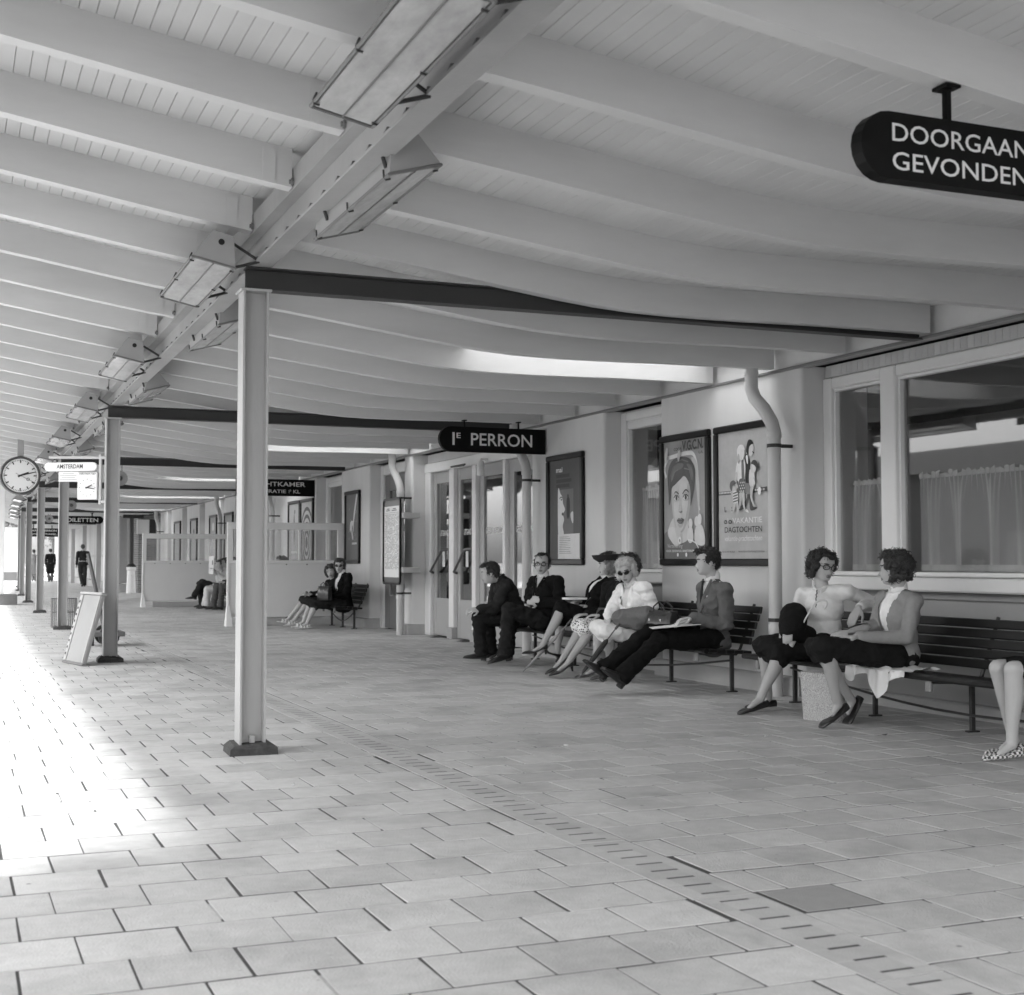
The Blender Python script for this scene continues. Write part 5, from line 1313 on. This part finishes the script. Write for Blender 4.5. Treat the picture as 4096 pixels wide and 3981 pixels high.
    if hat:
        hm=mat('hat_%d'%int(hat[1]*1000),hat[1],.7,.4,60,bump=.6,bscale=160); m=MB()
        g=lambda x,y,z:V(fn(x,y,z))-O
        n=28
        if hat[0]=='brim':     # bowl crown with an upturned brim
            rings=[(.004,.150),(.05,.146),(.078,.125),(.088,.09),(.090,.055),(.115,.05),(.135,.075),(.142,.115),(.136,.118),(.128,.078),(.108,.058),(.089,.062)]
        elif hat[0]=='fuzzy': rings=[(.004,.128),(.05,.122),(.085,.10),(.105,.07),(.112,.045),(.105,.025),(.085,.02)]
        else: rings=[(.004,.128),(.045,.135),(.072,.128),(.082,.10),(.086,.062),(.118,.052),(.128,.058),(.118,.060),(.086,.068)]
        tilt=hat[2] if len(hat)>2 else 0
        for r,z in rings:
            for j in range(n):
                a=2*math.pi*j/n; x,y=r*math.sin(a)*.95,r*math.cos(a)*1.08; zz=z
                if hat[0]=='brim': zz=z+(.035*math.cos(a) if r>.1 else 0)
                yy=y*math.cos(tilt)-zz*math.sin(tilt)-.012; zz=y*math.sin(tilt)+zz*math.cos(tilt)
                m.v.append(tuple(g(x,yy,zz)))
        for i in range(len(rings)-1):
            for j in range(n): m.f.append((i*n+j,(i+1)*n+j,(i+1)*n+(j+1)%n,i*n+(j+1)%n))
        m.f.append(tuple(reversed(range(n))))
        m.build('hat',hm,ob,True)
    if glasses:
        gm=mat('glasses_frame',.015,.3); m=MB(); ln=MB()
        for s in(-1,1):
            c=[];
            for i in range(14):
                a=2*math.pi*i/14; x=s*.034+.024*math.cos(a)*(1.05); z=-.004+.018*math.sin(a)
                if glasses=='sun': z+=.006*s*math.cos(a)
                y=head_pt(math.atan2(x,.1),0,0)[1]+.014
                c.append(V(fn(x,y,z))-O)
            m.tube(c+[c[0]],.0032*hk,6); ln.add(c,[tuple(range(14))])
            m.tube([V(fn(s*.059,.078,.002))-O,V(fn(s*.080,.0,.002))-O],.003*hk,5)
        m.tube([V(fn(-.011,.102,.002))-O,V(fn(.011,.102,.002))-O],.003*hk,5)
        m.build('glasses',gm,ob,True); ln.build('lenses',mat('sun_lens',.01,.1) if glasses=='sun' else glass_mat('clear_lens',.85,1),ob)
    return ob,J,fn
J_P5=dict(pel=(6.000,10.100,0.439),neck=(6.004,10.100,0.948),head=(5.950,10.100,1.095),shL=(6.003,9.910,0.857),shR=(6.014,10.270,0.867),elL=(6.002,9.880,0.578),wrL=(5.737,10.000,0.628),elR=(6.080,10.300,0.576),wrR=(5.793,10.150,0.591),hpL=(5.947,10.010,0.437),hpR=(6.014,10.190,0.447),knL=(5.459,10.040,0.454),knR=(5.431,10.200,0.497),anL=(5.120,10.080,0.135),anR=(5.021,10.200,0.212),toL=(4.925,10.100,0.156),toR=(4.881,10.200,0.191))
J_P4=dict(pel=(5.995,11.380,0.438),neck=(5.890,11.380,0.885),head=(5.832,11.380,1.014),shL=(5.939,11.210,0.850),shR=(5.870,11.550,0.825),elL=(5.996,11.180,0.672),wrL=(5.895,11.330,0.603),elR=(5.778,11.540,0.664),wrR=(5.646,11.380,0.595),hpL=(5.936,11.290,0.416),hpR=(5.999,11.470,0.434),knL=(5.590,11.300,0.450),knR=(5.570,11.440,0.491),anL=(5.650,11.330,0.111),anR=(5.557,11.460,0.105),toL=(5.394,11.380,0.050),toR=(5.599,11.480,0.093))
J_P3b=dict(pel=(5.886,11.800,0.450),neck=(6.019,11.800,0.907),head=(6.064,11.800,1.055),shL=(5.921,11.650,0.842),shR=(5.918,11.950,0.837),knL=(5.636,11.730,0.467),knR=(5.606,11.870,0.481),anL=(5.400,11.750,0.136),anR=(5.393,11.850,0.168),toL=(5.243,11.750,0.055),toR=(5.266,11.850,0.076))
J_P3=dict(pel=(5.884,12.280,0.541),neck=(6.092,12.280,0.920),head=(6.093,12.280,1.062),shL=(6.116,12.110,0.878),shR=(6.096,12.430,0.873),elL=(5.963,12.120,0.607),wrL=(5.861,12.230,0.658),elR=(6.036,12.430,0.658),wrR=(5.830,12.330,0.699),knL=(5.556,12.220,0.644),knR=(5.609,12.380,0.542),anL=(5.338,12.200,0.277),anR=(5.580,12.380,0.191),toL=(5.196,12.200,0.229),toR=(5.560,12.380,0.156))
J_P2=dict(pel=(5.838,13.320,0.502),neck=(5.849,13.320,0.937),head=(5.828,13.320,1.074),shL=(5.929,13.130,0.882),shR=(5.804,13.490,0.878),elL=(5.936,13.100,0.668),wrL=(5.735,13.200,0.667),elR=(5.757,13.490,0.697),wrR=(5.715,13.320,0.702),hpL=(5.778,13.230,0.479),hpR=(5.836,13.410,0.499),knL=(5.417,13.240,0.596),knR=(5.530,13.440,0.550),anL=(5.383,13.280,0.140),anR=(5.491,13.470,0.144),toL=(5.174,13.280,0.053),toR=(5.369,13.470,0.091))
J_P1=dict(pel=(5.806,13.930,0.480),neck=(5.594,13.930,0.922),head=(5.478,13.930,0.971),shL=(5.605,13.750,0.837),shR=(5.616,14.090,0.831),elL=(5.457,13.770,0.578),wrL=(5.300,13.790,0.589),elR=(5.547,14.050,0.597),wrR=(5.467,13.980,0.580),hpL=(5.747,13.840,0.465),hpR=(5.800,14.020,0.486),knL=(5.305,13.830,0.491),knR=(5.494,14.050,0.500),anL=(5.344,13.850,0.115),anR=(5.537,14.050,0.108),toL=(5.118,13.850,0.083),toR=(5.306,14.050,0.084))
J_P6=dict(pel=(6.012,8.550,0.499),neck=(6.017,8.550,0.900),head=(6.019,8.550,1.064),shR=(5.924,8.670,0.847),shL=(6.118,8.390,0.874),elL=(6.414,8.450,0.785),wrL=(6.143,8.280,0.765),elR=(5.767,8.550,0.683),wrR=(5.639,8.430,0.613),hpL=(5.949,8.460,0.483),hpR=(6.021,8.640,0.494),knL=(5.586,8.470,0.436),knR=(5.547,8.630,0.483),anL=(5.453,8.530,0.106),anR=(5.615,8.670,0.098),toL=(5.299,8.530,0.024),toR=(5.568,8.670,0.044))
J_P7=dict(pel=(5.997,7.650,0.455),neck=(6.004,7.650,0.901),head=(5.969,7.650,1.052),shL=(5.995,7.480,0.833),shR=(5.992,7.800,0.835),elL=(5.904,7.450,0.597),wrL=(5.589,7.570,0.597),elR=(5.902,7.770,0.659),wrR=(5.612,7.650,0.628),hpL=(5.889,7.560,0.454),hpR=(5.991,7.740,0.460),knL=(5.335,7.570,0.538),knR=(5.359,7.690,0.530),anL=(5.481,7.630,0.152),anR=(5.693,7.770,0.156),toL=(5.407,7.630,0.060),toR=(5.642,7.770,0.035))
J_P8=dict(knL=(5.461,5.980,0.500),knR=(5.480,6.120,0.498),anL=(5.478,6.020,0.092),anR=(5.684,6.150,0.057),toL=(5.338,6.020,0.041),toR=(5.617,6.150,0.018))
J_P9=dict(pel=(6.023,21.850,0.399),neck=(5.998,21.850,0.900),head=(5.944,21.850,1.030),shL=(6.048,21.680,0.849),shR=(5.953,22.000,0.836),elL=(6.023,21.660,0.580),wrL=(5.802,21.750,0.539),knL=(5.511,21.770,0.407),knR=(5.477,21.930,0.434),anL=(5.395,21.800,0.099),anR=(5.363,21.930,0.115),toL=(5.227,21.800,0.040),toR=(5.195,21.930,0.056))
J_P10=dict(pel=(6.011,22.450,0.413),neck=(5.998,22.450,0.788),head=(5.948,22.450,0.932),shL=(6.002,22.300,0.758),shR=(5.961,22.600,0.732),wrL=(5.648,22.400,0.557),elL=(5.809,22.350,0.567),knL=(5.533,22.370,0.421),knR=(5.507,22.530,0.459),anL=(5.327,22.400,0.128),anR=(5.261,22.530,0.145),toL=(5.146,22.400,0.057),toR=(5.090,22.530,0.116))
J_A=dict(knL=(5.526,32.500,0.610),knR=(5.499,32.700,0.561),anL=(5.347,32.500,0.289),anR=(5.565,32.700,0.097),toL=(5.136,32.500,0.245),head=(5.968,32.600,1.024),neck=(5.986,32.600,0.854))
J_B=dict(knL=(5.563,32.000,0.435),anL=(5.536,32.000,0.072),toL=(5.358,32.000,-0.031),paper=(5.860,31.800,1.011))
J_C=dict(knL=(5.761,31.200,0.538),knR=(5.665,31.400,0.535),anL=(5.765,31.200,0.167),anR=(5.624,31.400,0.148),toL=(5.533,31.300,0.078))
# ---- the row on the benches
person(J_P1,'man in a dark suit hunched forward on the bench, cigarette in hand',(-.92,.38),.97,-6,hair=('short',.03),top=('jacket',.045),bottom=('trousers',.03),shoes=('oxford',.03),under=None,hands={'L':dict(dir=(-1,.05,-.15),n=(0,-.6,.8),curl=.5)},neckv=True)
person(J_P2,'man in dark suit, tie and glasses with folded arms, bare-headed',(-.55,-.83),.97,-2,hair=('receding',.02),top=('jacket',.016),under=.75,tie=.012,glasses='clear',bottom=('trousers',.035),shoes=('boot',.012),hands={'L':dict(dir=(-.5,.85,.1),n=(-.8,-.5,.2),curl=.3),'R':dict(dir=(-.1,-1,-.0),n=(-1,0,.2),curl=.3)})
person(J_P3,'woman in an upturned black hat and dark cardigan with crossed legs',(-.93,.36),.93,-2,hair=('curly',.22),top=('jacket',.014),under=.70,bottom=('skirt',.012),shoes=('pump',.012),hat=('brim',.015,-.25),legmat=STOCK,female=True,vneck=.30,hands={'L':dict(dir=(-.8,.3,.1),curl=.9),'R':dict(dir=(-.8,-.2,.1),curl=.9)})
LEO=mat('leopard',.5,.9)
def leopard():
    n=LEO.node_tree.nodes; l=LEO.node_tree.links; t=n.new('ShaderNodeTexVoronoi'); t.inputs['Scale'].default_value=55; tc=n.new('ShaderNodeTexCoord'); l.new(tc.outputs['Object'],t.inputs['Vector'])
    r=n.new('ShaderNodeValToRGB'); r.color_ramp.interpolation='CONSTANT'; r.color_ramp.elements[0].color=(.03,.03,.03,1); r.color_ramp.elements[1].position=.38; r.color_ramp.elements[1].color=(.7,.7,.7,1)
    l.new(t.outputs['Distance'],r.inputs[0]); l.new(r.outputs[0],n['Principled BSDF'].inputs['Base Color'])
leopard(); MATS['cloth_skirt_501']=LEO
J_P3b.update(pel=(5.95,11.80,.46),hpL=(5.93,11.72,.45),hpR=(5.93,11.88,.45))
person(J_P3b,'woman in a furry black cap and spotted skirt, mostly hidden behind the blonde woman',(-.9,.3),.93,-4,hair=('curly',.05),top=('jacket',.02),bottom=('skirt',.501),shoes=('pump',.02),hat=('fuzzy',.012),legmat=STOCK,female=True,skirt_len=.07)
J_P4.update(toL=(5.47,11.36,.04),toR=(5.40,11.47,.05))
person(J_P4,'blonde woman in a white jacket and sunglasses leaning towards the paving',(-.70,-.70),.95,-14,roll=10,hair=('perm',.50),top=('jacket',.80),under=.62,bottom=('skirt',.72),shoes=('pump',.05),legmat=STOCK,female=True,glasses='sun',vneck=.22,hands={'R':dict(dir=(-.25,-.3,-.9),n=(-.8,-.5,0),curl=.25)})
J_P5.update(toL=(4.985,10.07,.22),toR=(4.89,10.19,.27),anL=(5.125,10.08,.16))
person(J_P5,'young man in a grey jacket and tie with outstretched legs',(-.93,.30),.98,0,hair=('short',.018),top=('jacket',.115),under=.78,tie=.02,bottom=('trousers',.012),shoes=('oxford',.02),hands={'L':dict(dir=(-1,.1,-.1),n=(0,0,1),curl=.6),'R':dict(dir=(-1,0,-.1),curl=.5)},vneck=.27)
person(J_P6,'smiling dark-haired woman in glasses and a pale knitted polo shirt',(.05,-1),.97,-6,roll=-6,hair=('curly',.02),top=('sweater',.72),placket=True,bottom=('skirt',.022),shoes=('flat',.015),legmat=STOCK,female=True,glasses='clear',hands={'L':dict(dir=(-.45,.1,-.75),n=(-.8,-.5,.3),curl=.35),'R':dict(dir=(-.5,-.6,-.3),curl=.8)})
person(J_P7,'woman in a grey cardigan and white blouse turned towards her companion',(-.80,.60),.97,-2,hair=('curly',.035),top=('cardigan',.26),under=.80,bottom=('skirt',.022),shoes=('flat',.015),legmat=STOCK,female=True,vneck=.30,lapel=False,hands={'L':dict(dir=(-1,.2,.0),curl=.35),'R':dict(dir=(-1,-.1,0),curl=.35)})
CHK=mat('gingham',.5,.8)
def gingham():
    n=CHK.node_tree.nodes; l=CHK.node_tree.links; t=n.new('ShaderNodeTexChecker'); t.inputs['Scale'].default_value=62; t.inputs[1].default_value=(.75,.75,.75,1); t.inputs[2].default_value=(.05,.05,.05,1)
    tc=n.new('ShaderNodeTexCoord'); l.new(tc.outputs['Object'],t.inputs['Vector']); l.new(t.outputs[0],n['Principled BSDF'].inputs['Base Color'])
gingham()
J_P8.update(wrL=(5.86,5.9,.6),wrR=(5.86,6.1,.6),elL=(6.0,5.82,.62),elR=(6.0,6.22,.62),pel=(5.98,6.05,.47),anR=(5.62,6.16,.085),toR=(5.47,6.16,.03),anL=(5.478,6.02,.085),toL=(5.33,6.02,.03))
person(J_P8,'seated woman in a black skirt and checked slip-on shoes, cut off by the picture edge',(-.9,-.3),.97,0,hair=('curly',.05),top=('sweater',.03),bottom=('skirt',.012),shoes=('flat',CHK),legmat=SKIN,female=True,skirt_len=-.05)
# ---- two women at the glazed screen
person(J_P9,'woman in sunglasses and a black coat with a handbag on her lap',(-.45,-.89),.97,-2,hair=('perm',.04),top=('coat',.010),under=.75,bottom=('skirt',.03),shoes=('sandal',.75),legmat=SKIN,female=True,glasses='sun',vneck=.34,vox=.011)
J_P10.update(wrR=(5.60,22.45,.56))
person(J_P10,'younger woman leaning out beside the black coat, holding folded sunglasses',(-.38,-.92),.92,-4,roll=14,hair=('bob',.05),top=('jacket',.02),bottom=('skirt',.045),shoes=('sandal',.75),legmat=SKIN,female=True,vox=.011)
# ---- readers between the screens
J_A.update(pel=(5.98,32.6,.47),toR=(5.40,32.7,.04))
person(J_A,'person with crossed legs in dark trousers before the farther screen',(-.9,-.2),.95,-8,hair=('short',.05),top=('sweater',.55),bottom=('trousers',.05),shoes=('oxford',.03),vox=.013,nofaceparts=True)
J_B2=dict(pel=(5.99,32.0,.47),knL=(5.56,31.92,.44),knR=(5.58,32.08,.46),anL=(5.54,31.92,.09),anR=(5.52,32.1,.09),toL=(5.38,31.92,.03),toR=(5.36,32.1,.03),wrL=(5.74,31.86,.86),wrR=(5.74,32.14,.86),elL=(5.92,31.80,.66),elR=(5.92,32.2,.66))
person(J_B2,'newspaper reader in pale trousers hidden behind the open paper',(-.95,0),.95,-8,hair=('short',.06),top=('sweater',.62),bottom=('trousers',.60),shoes=('oxford',.03),vox=.013,nofaceparts=True)
J_C.update(pel=(6.02,31.3,.48),anL=(5.72,31.2,.085),anR=(5.60,31.4,.085),toL=(5.55,31.2,.03),toR=(5.43,31.4,.03))
person(J_C,'person in grey trousers half hidden by the nearer screen post',(-.9,-.2),.95,-8,hair=('short',.06),top=('jacket',.06),bottom=('trousers',.10),shoes=('oxford',.02),vox=.013,nofaceparts=True)
person(dict(pel=(5.99,26.2,.47),neck=(6.0,26.2,.94),head=(5.97,26.2,1.085)),'dark-haired person seated behind the nearer glazed screen',(-.9,-.2),.97,0,hair=('curly',.03),top=('jacket',.06),bottom=('trousers',.05),vox=.014,nofaceparts=True)
# ---- walkers
def walker(x,y,h,label,st,**kw):
    k=h/1.78; g=lambda a,b,c:(x+a*k,y+b*k,c*k)
    s=st
    J=dict(pel=g(0,0,.95),neck=g(.0,.02,1.47),head=g(.0,.05,1.625),shL=g(-.19,.01,1.41),shR=g(.19,.01,1.41),elL=g(-.225,-.05,1.15),wrL=g(-.225,.03+.12*s,.91),elR=g(.225,-.06,1.15),wrR=g(.225,.02-.1*s,.91),
      hpL=g(-.09,0,.92),hpR=g(.09,0,.92),knL=g(-.10+.03*s,.10,.50),knR=g(.10,.02,.50),anL=g(-.06+.05*s,-.10*s,.10+.03*s),anR=g(.09,.02,.085),toL=g(-.06+.05*s,.06-.10*s,.03+.01*s),toR=g(.10,.20,.03))
    return person(J,label,(0,1),k,0,stand=True,vox=.016,nofaceparts=True,**kw)
walker(5.43,62.16,1.87,'man in dark work overalls with a pale belt walking away',1.0,hair=('short',.04),top=('jacket',.05),bottom=('trousers',.06),belt=.5,shoes=('oxford',.02))
walker(5.14,78.0,1.80,'man in a long dark coat and hat walking away past the boarded wall',.2,hair=('short',.04),top=('coat',.02),bottom=('trousers',.10),hat=('trilby',.02),shoes=('oxford',.02),coat_len=.36)
walker(4.42,80.3,1.78,'person in a long pale-grey coat and dark hat walking behind the columns',.3,hair=('short',.04),top=('coat',.20),bottom=('trousers',.15),hat=('trilby',.02),shoes=('oxford',.02),coat_len=.45)
# ================================================================== THINGS THEY HOLD
def thing(name,label,cat,loc): 
    t=empty(name,loc); tag(t,label,cat); return t
# cigarette
t=thing('cigarette','lit cigarette between the fingers of the hunched man','cigarette',(5.20,13.78,.565))
MB().tube([(.03,0,.012),(-.035,-.005,-.02)],.005,6).build('paper_roll',PAPER,t); MB().tube([(-.035,-.005,-.02),(-.043,-.006,-.024)],.0052,6).build('ash',mat('ash',.25,.9),t)
# paper on the young man's lap
t=thing('paper_sheet','large white sheet on the lap of the young man in the grey jacket','paper',(5.60,10.06,.545))
MB().add([(-.27,-.13,.005),(.16,-.17,.035),(.20,.13,.030),(-.16,.16,.008),(-.27,-.13,.002),(.16,-.17,.032),(.20,.13,.027),(-.16,.16,.005)],[(0,1,2,3),(7,6,5,4),(0,4,5,1),(1,5,6,2),(2,6,7,3),(3,7,4,0)]).build('sheet',PAPER,t)
# book on lap of hat woman
t=thing('book','thin white book resting on the black skirt','book',(5.73,12.25,.735))
MB().cbox(-.12,.08,-.08,.08,-.012,.008,.003).build('pages',PAPER,t)
def handbag(name,label,loc,w,h,d,v,rz=0,handles=True,rx=0):
    t=empty(name,loc,rz); tag(t,label,'bag')
    m=MB(); n=16
    rings=[(0,.96),(.08,1.03),(.5,1.0),(.85,.8),(1,.42)]
    lm=mat('leather_%d'%int(v*1000),v,.35,.3,14,bump=.25,bscale=60,coat=.2)
    for q,s in rings:
        for j in range(n):
            a=2*math.pi*j/n; cx,sx=math.cos(a),math.sin(a); x=w/2*math.copysign(abs(cx)**.5,cx); y=d/2*s*math.copysign(abs(sx)**.6,sx); m.v.append((y,x*(1-.06*q),q*h))
    for i in range(len(rings)-1):
        for j in range(n): m.f.append((i*n+j,i*n+(j+1)%n,(i+1)*n+(j+1)%n,(i+1)*n+j))
    m.f.append(tuple(reversed(range(n)))); m.f.append(tuple((len(rings)-1)*n+j for j in range(n)))
    m.build('body',lm,t,True)
    MB().cbox(-d*.22,d*.22,-w*.44,w*.44,h-.012,h+.006,.004).build('clasp_frame',lm,t)
    if handles:
        for s in (-1,1):
            b=MB(); b.tube([(s*d*.2,-w*.22,h*.85),(s*d*.22,-w*.2,h*1.15),(s*d*.2,0,h*1.32),(s*d*.22,w*.2,h*1.15),(s*d*.2,w*.22,h*.85)],.007,7); b.build('handle',lm,t,True)
        for s in(-1,1): MB().lathe([(.014,0),(.012,.008),(.004,.012)],(-d*.44,s*w*.22,h*.72),10,'x').build('stud',mat('brass',.5,.25,metal=1),t,True)
    return t
handbag('handbag','large dark leather handbag on the bench between blonde woman and young man',(5.90,10.80,.385),.40,.27,.20,.03,.1)
handbag('purse','small brown zipped purse on the spotted skirt',(5.78,11.72,.53),.22,.12,.13,.07,0,False)
handbag('handbag','black handbag resting on the lap of the sunglasses woman by the screen',(5.66,21.72,.47),.30,.22,.14,.02,.4)
# rolled coat over the handbag
def rumple(name,label,cat,pts,v,vox=.01,ds=12,dsp=.02):
    m=MB()
    for p,q,a,b in pts: cap(m,p,q,a,b)
    o=V(pts[0][0]); ob=remesh(m,vox,name,fabric('rag_%d'%int(v*1000),v,.4,90),None,o,2,dsp,ds); ob.location=o; tag(ob,label,cat); return ob
rumple('folded_coat','grey folded coat lying over the blonde woman\'s lap','coat',[((5.72,11.28,.58),(5.86,11.02,.61),.075,.085),((5.86,11.02,.60),(5.93,10.98,.50),.06,.05),((5.72,11.28,.56),(5.80,11.1,.53),.06,.06)],.13)
rumple('black_hat','soft black hat held in the lap of the polo-shirt woman','hat',[((5.66,8.42,.64),(5.74,8.52,.70),.10,.10),((5.62,8.40,.60),(5.80,8.44,.56),.07,.07)],.010,.009,10,.012)
wc=empty('white_coat',(5.76,7.6,.38)); tag(wc,'white coat spread on the bench under the cardigan woman, hem hanging over the front','coat')
m=MB(); nu,nv=40,26; rd=random.Random(9)
for i in range(nu):
    f=i/(nu-1); yy=-.34+.62*f
    drop=.04+.16*math.exp(-((yy+.10)/.10)**2)+.07*math.exp(-((yy-.22)/.07)**2)
    for j in range(nv):
        g=j/(nv-1); tot=.26+drop; s_=tot*g
        if s_<.26: x,z=.26-s_-.0,.014+.007*math.sin(yy*40+s_*22)+.006*math.sin(s_*60+yy*13)
        else: q=s_-.26; x,z=-.030-.014*math.sin(yy*52+q*8)-.02*min(1,q*8),.012-q
        m.v.append((x+.010*math.sin(yy*33),yy+.012*math.sin(s_*17),z))
for i in range(nu-1):
    for j in range(nv-1): m.f.append((i*nv+j,(i+1)*nv+j,(i+1)*nv+j+1,i*nv+j+1))
m.build('cloth',mat('white_cloth',.70,.9,.06,14,bump=.3,bscale=120),wc,True)
rumple('dark_pouch','dark soft pouch lying at the bench end by the umbrella','bag',[((5.84,9.02,.42),(5.76,8.86,.43),.045,.05),((5.80,9.0,.43),(5.86,9.10,.42),.04,.03)],.03,.009,16,.015)
# umbrellas
def umbrella(label,tip,top,v,rf,hook,hv):
    tip,top=V(tip),V(top); t=empty('umbrella',tip); tag(t,label,'umbrella'); d=top-tip; u=d.normalized(); L=d.length
    P=lambda s:u*s*L
    MB().tube([P(0),P(.10)],.004,6).build('ferrule',mat('ferrule',.55,.25,metal=.8),t)
    m=MB(); n=12; rs=[(.09,.006),(.14,rf*.5),(.35,rf*.85),(.6,rf),(.72,rf*.9),(.77,rf*.35)]
    m.tube([P(a) for a,_ in rs],[b for _,b in rs],n); m.build('canopy',fabric('umb_%d'%int(v*1000),v,.3),t,True)
    MB().tube([P(.75),P(1.0)],.006,8).build('shaft',mat('umb_shaft_%d'%int(hv*1000),hv,.35),t,True)
    if hook:
        s=hook; w=V((s[0],s[1],0)); c=P(1.0)
        MB().tube([c+w*(.05-.05*math.cos(a))+u*.05*math.sin(a) for a in [math.pi*1.15*i/10 for i in range(11)]],.0085,8).build('crook',mat('umb_shaft_%d'%int(hv*1000),hv),t,True)
    else: MB().tube([P(.97),P(1.08)],[.012,.015],8).build('grip',mat('grip',.05,.4),t,True)
umbrella('pale folded umbrella with a crook handle propped against the polo-shirt woman',(5.50,8.62,.06),(5.74,8.28,.78),.55,.020,(.8,-.5),.62)
umbrella('dark folded umbrella held slanting by the blonde woman',(5.36,11.42,.03),(5.62,11.16,.50),.05,.026,None,.1)
umbrella('patterned thin umbrella leaning past the crossed legs',(5.22,12.40,.02),(5.55,12.05,.50),.30,.020,None,.2)
# speckled bag on the paving
t=empty('shopping_bag',(5.62,7.98,0),R(12)); tag(t,'speckled shopping bag standing on the paving under the bench','bag')
SPM=mat('speckle',.5,.9)
def speck():
    n=SPM.node_tree.nodes; l=SPM.node_tree.links; x=n.new('ShaderNodeTexNoise'); x.inputs['Scale'].default_value=210; tc=n.new('ShaderNodeTexCoord'); l.new(tc.outputs['Object'],x.inputs['Vector'])
    r=n.new('ShaderNodeValToRGB'); r.color_ramp.elements[0].position=.42; r.color_ramp.elements[0].color=(.22,.22,.22,1); r.color_ramp.elements[1].position=.55; r.color_ramp.elements[1].color=(.50,.50,.50,1)
    l.new(x.outputs[0],r.inputs[0]); l.new(r.outputs[0],n['Principled BSDF'].inputs['Base Color'])
speck()
m=MB(); m.add([(-.06,-.14,0),(.06,-.14,0),(.06,.14,0),(-.06,.14,0),(-.075,-.155,.33),(.03,-.15,.34),(.03,.15,.34),(-.075,.155,.33)],[(3,2,1,0),(0,1,5,4),(1,2,6,5),(2,3,7,6),(3,0,4,7),(4,5,6,7)]); m.build('body',SPM,t)
# newspaper
t=empty('newspaper',(5.70,32.0,.80)); tag(t,'open newspaper held up by the reader between the screens','newspaper')
for s in(-1,1):
    MB().add([(0,0,0),(-.06,s*.30,.01),(-.05,s*.30,.42),(0.0,0,.42),(.003,0,0),(-.057,s*.30,.01),(-.047,s*.30,.42),(.003,0,.42)],[(0,1,2,3),(7,6,5,4),(0,4,5,1),(1,5,6,2),(2,6,7,3),(3,7,4,0)]).build('page',PAPER,t)
MB().box(-.062,-.058,-.26,-.14,.22,.32).build('picture',ink(.15),t)
# sunglasses in hand
t=empty('sunglasses',(5.53,22.40,.585)); tag(t,'folded sunglasses held out by the younger woman','glasses')
for s in(-1,1): MB().sphere((.0,s*.033,0),(.012,.028,.018),12,8).build('lens',mat('sun_lens',.01,.1),t,True)
MB().tube([(0,-.06,.005),(.0,.06,.005)],.004,6).build('bridge',mat('glasses_frame',.015),t)
# unseen tree, added only so its loose shade softens the near sunlit strip
tree(-8.9,-1.0,18,5.2,'tall unseen tree added across the tracks to shade the near paving',77,240,1.7)
# litter on the paving
for i,(x,y,a) in enumerate(((4.763,7.378,.4),(1.59,6.685,1.2),(3.419,7.467,2.2),(2.21,10.294,.2))):
    t=empty('cigarette_end',(x,y,.0075),a); tag(t,'small trodden cigarette end lying on the paving','cigarette end','cigarette ends on the paving')
    MB().tube([(-.018,0,0),(.012,.001,.001)],[.0045,.004],7).build('stub',mat('stub_paper',.6,.8),t); MB().tube([(.012,.001,.001),(.018,.002,0)],[.005,.003],7).build('ash',mat('ash',.25),t)
lf=MB(); lf.add([(-.045,0,.004),(-.015,-.018,.012),(.02,-.014,.006),(.05,.004,.014),(.02,.016,.010),(-.015,.017,.005),(-.045,0,.006)],[(0,1,5),(1,2,4,5),(2,3,4)])
o=lf.build('dry_leaf',mat('dry_leaf',.07,.8,.3,30)); o.location=(5.445,7.123,.002); tag(o,'curled dry leaf on the paving before the bench','leaf')
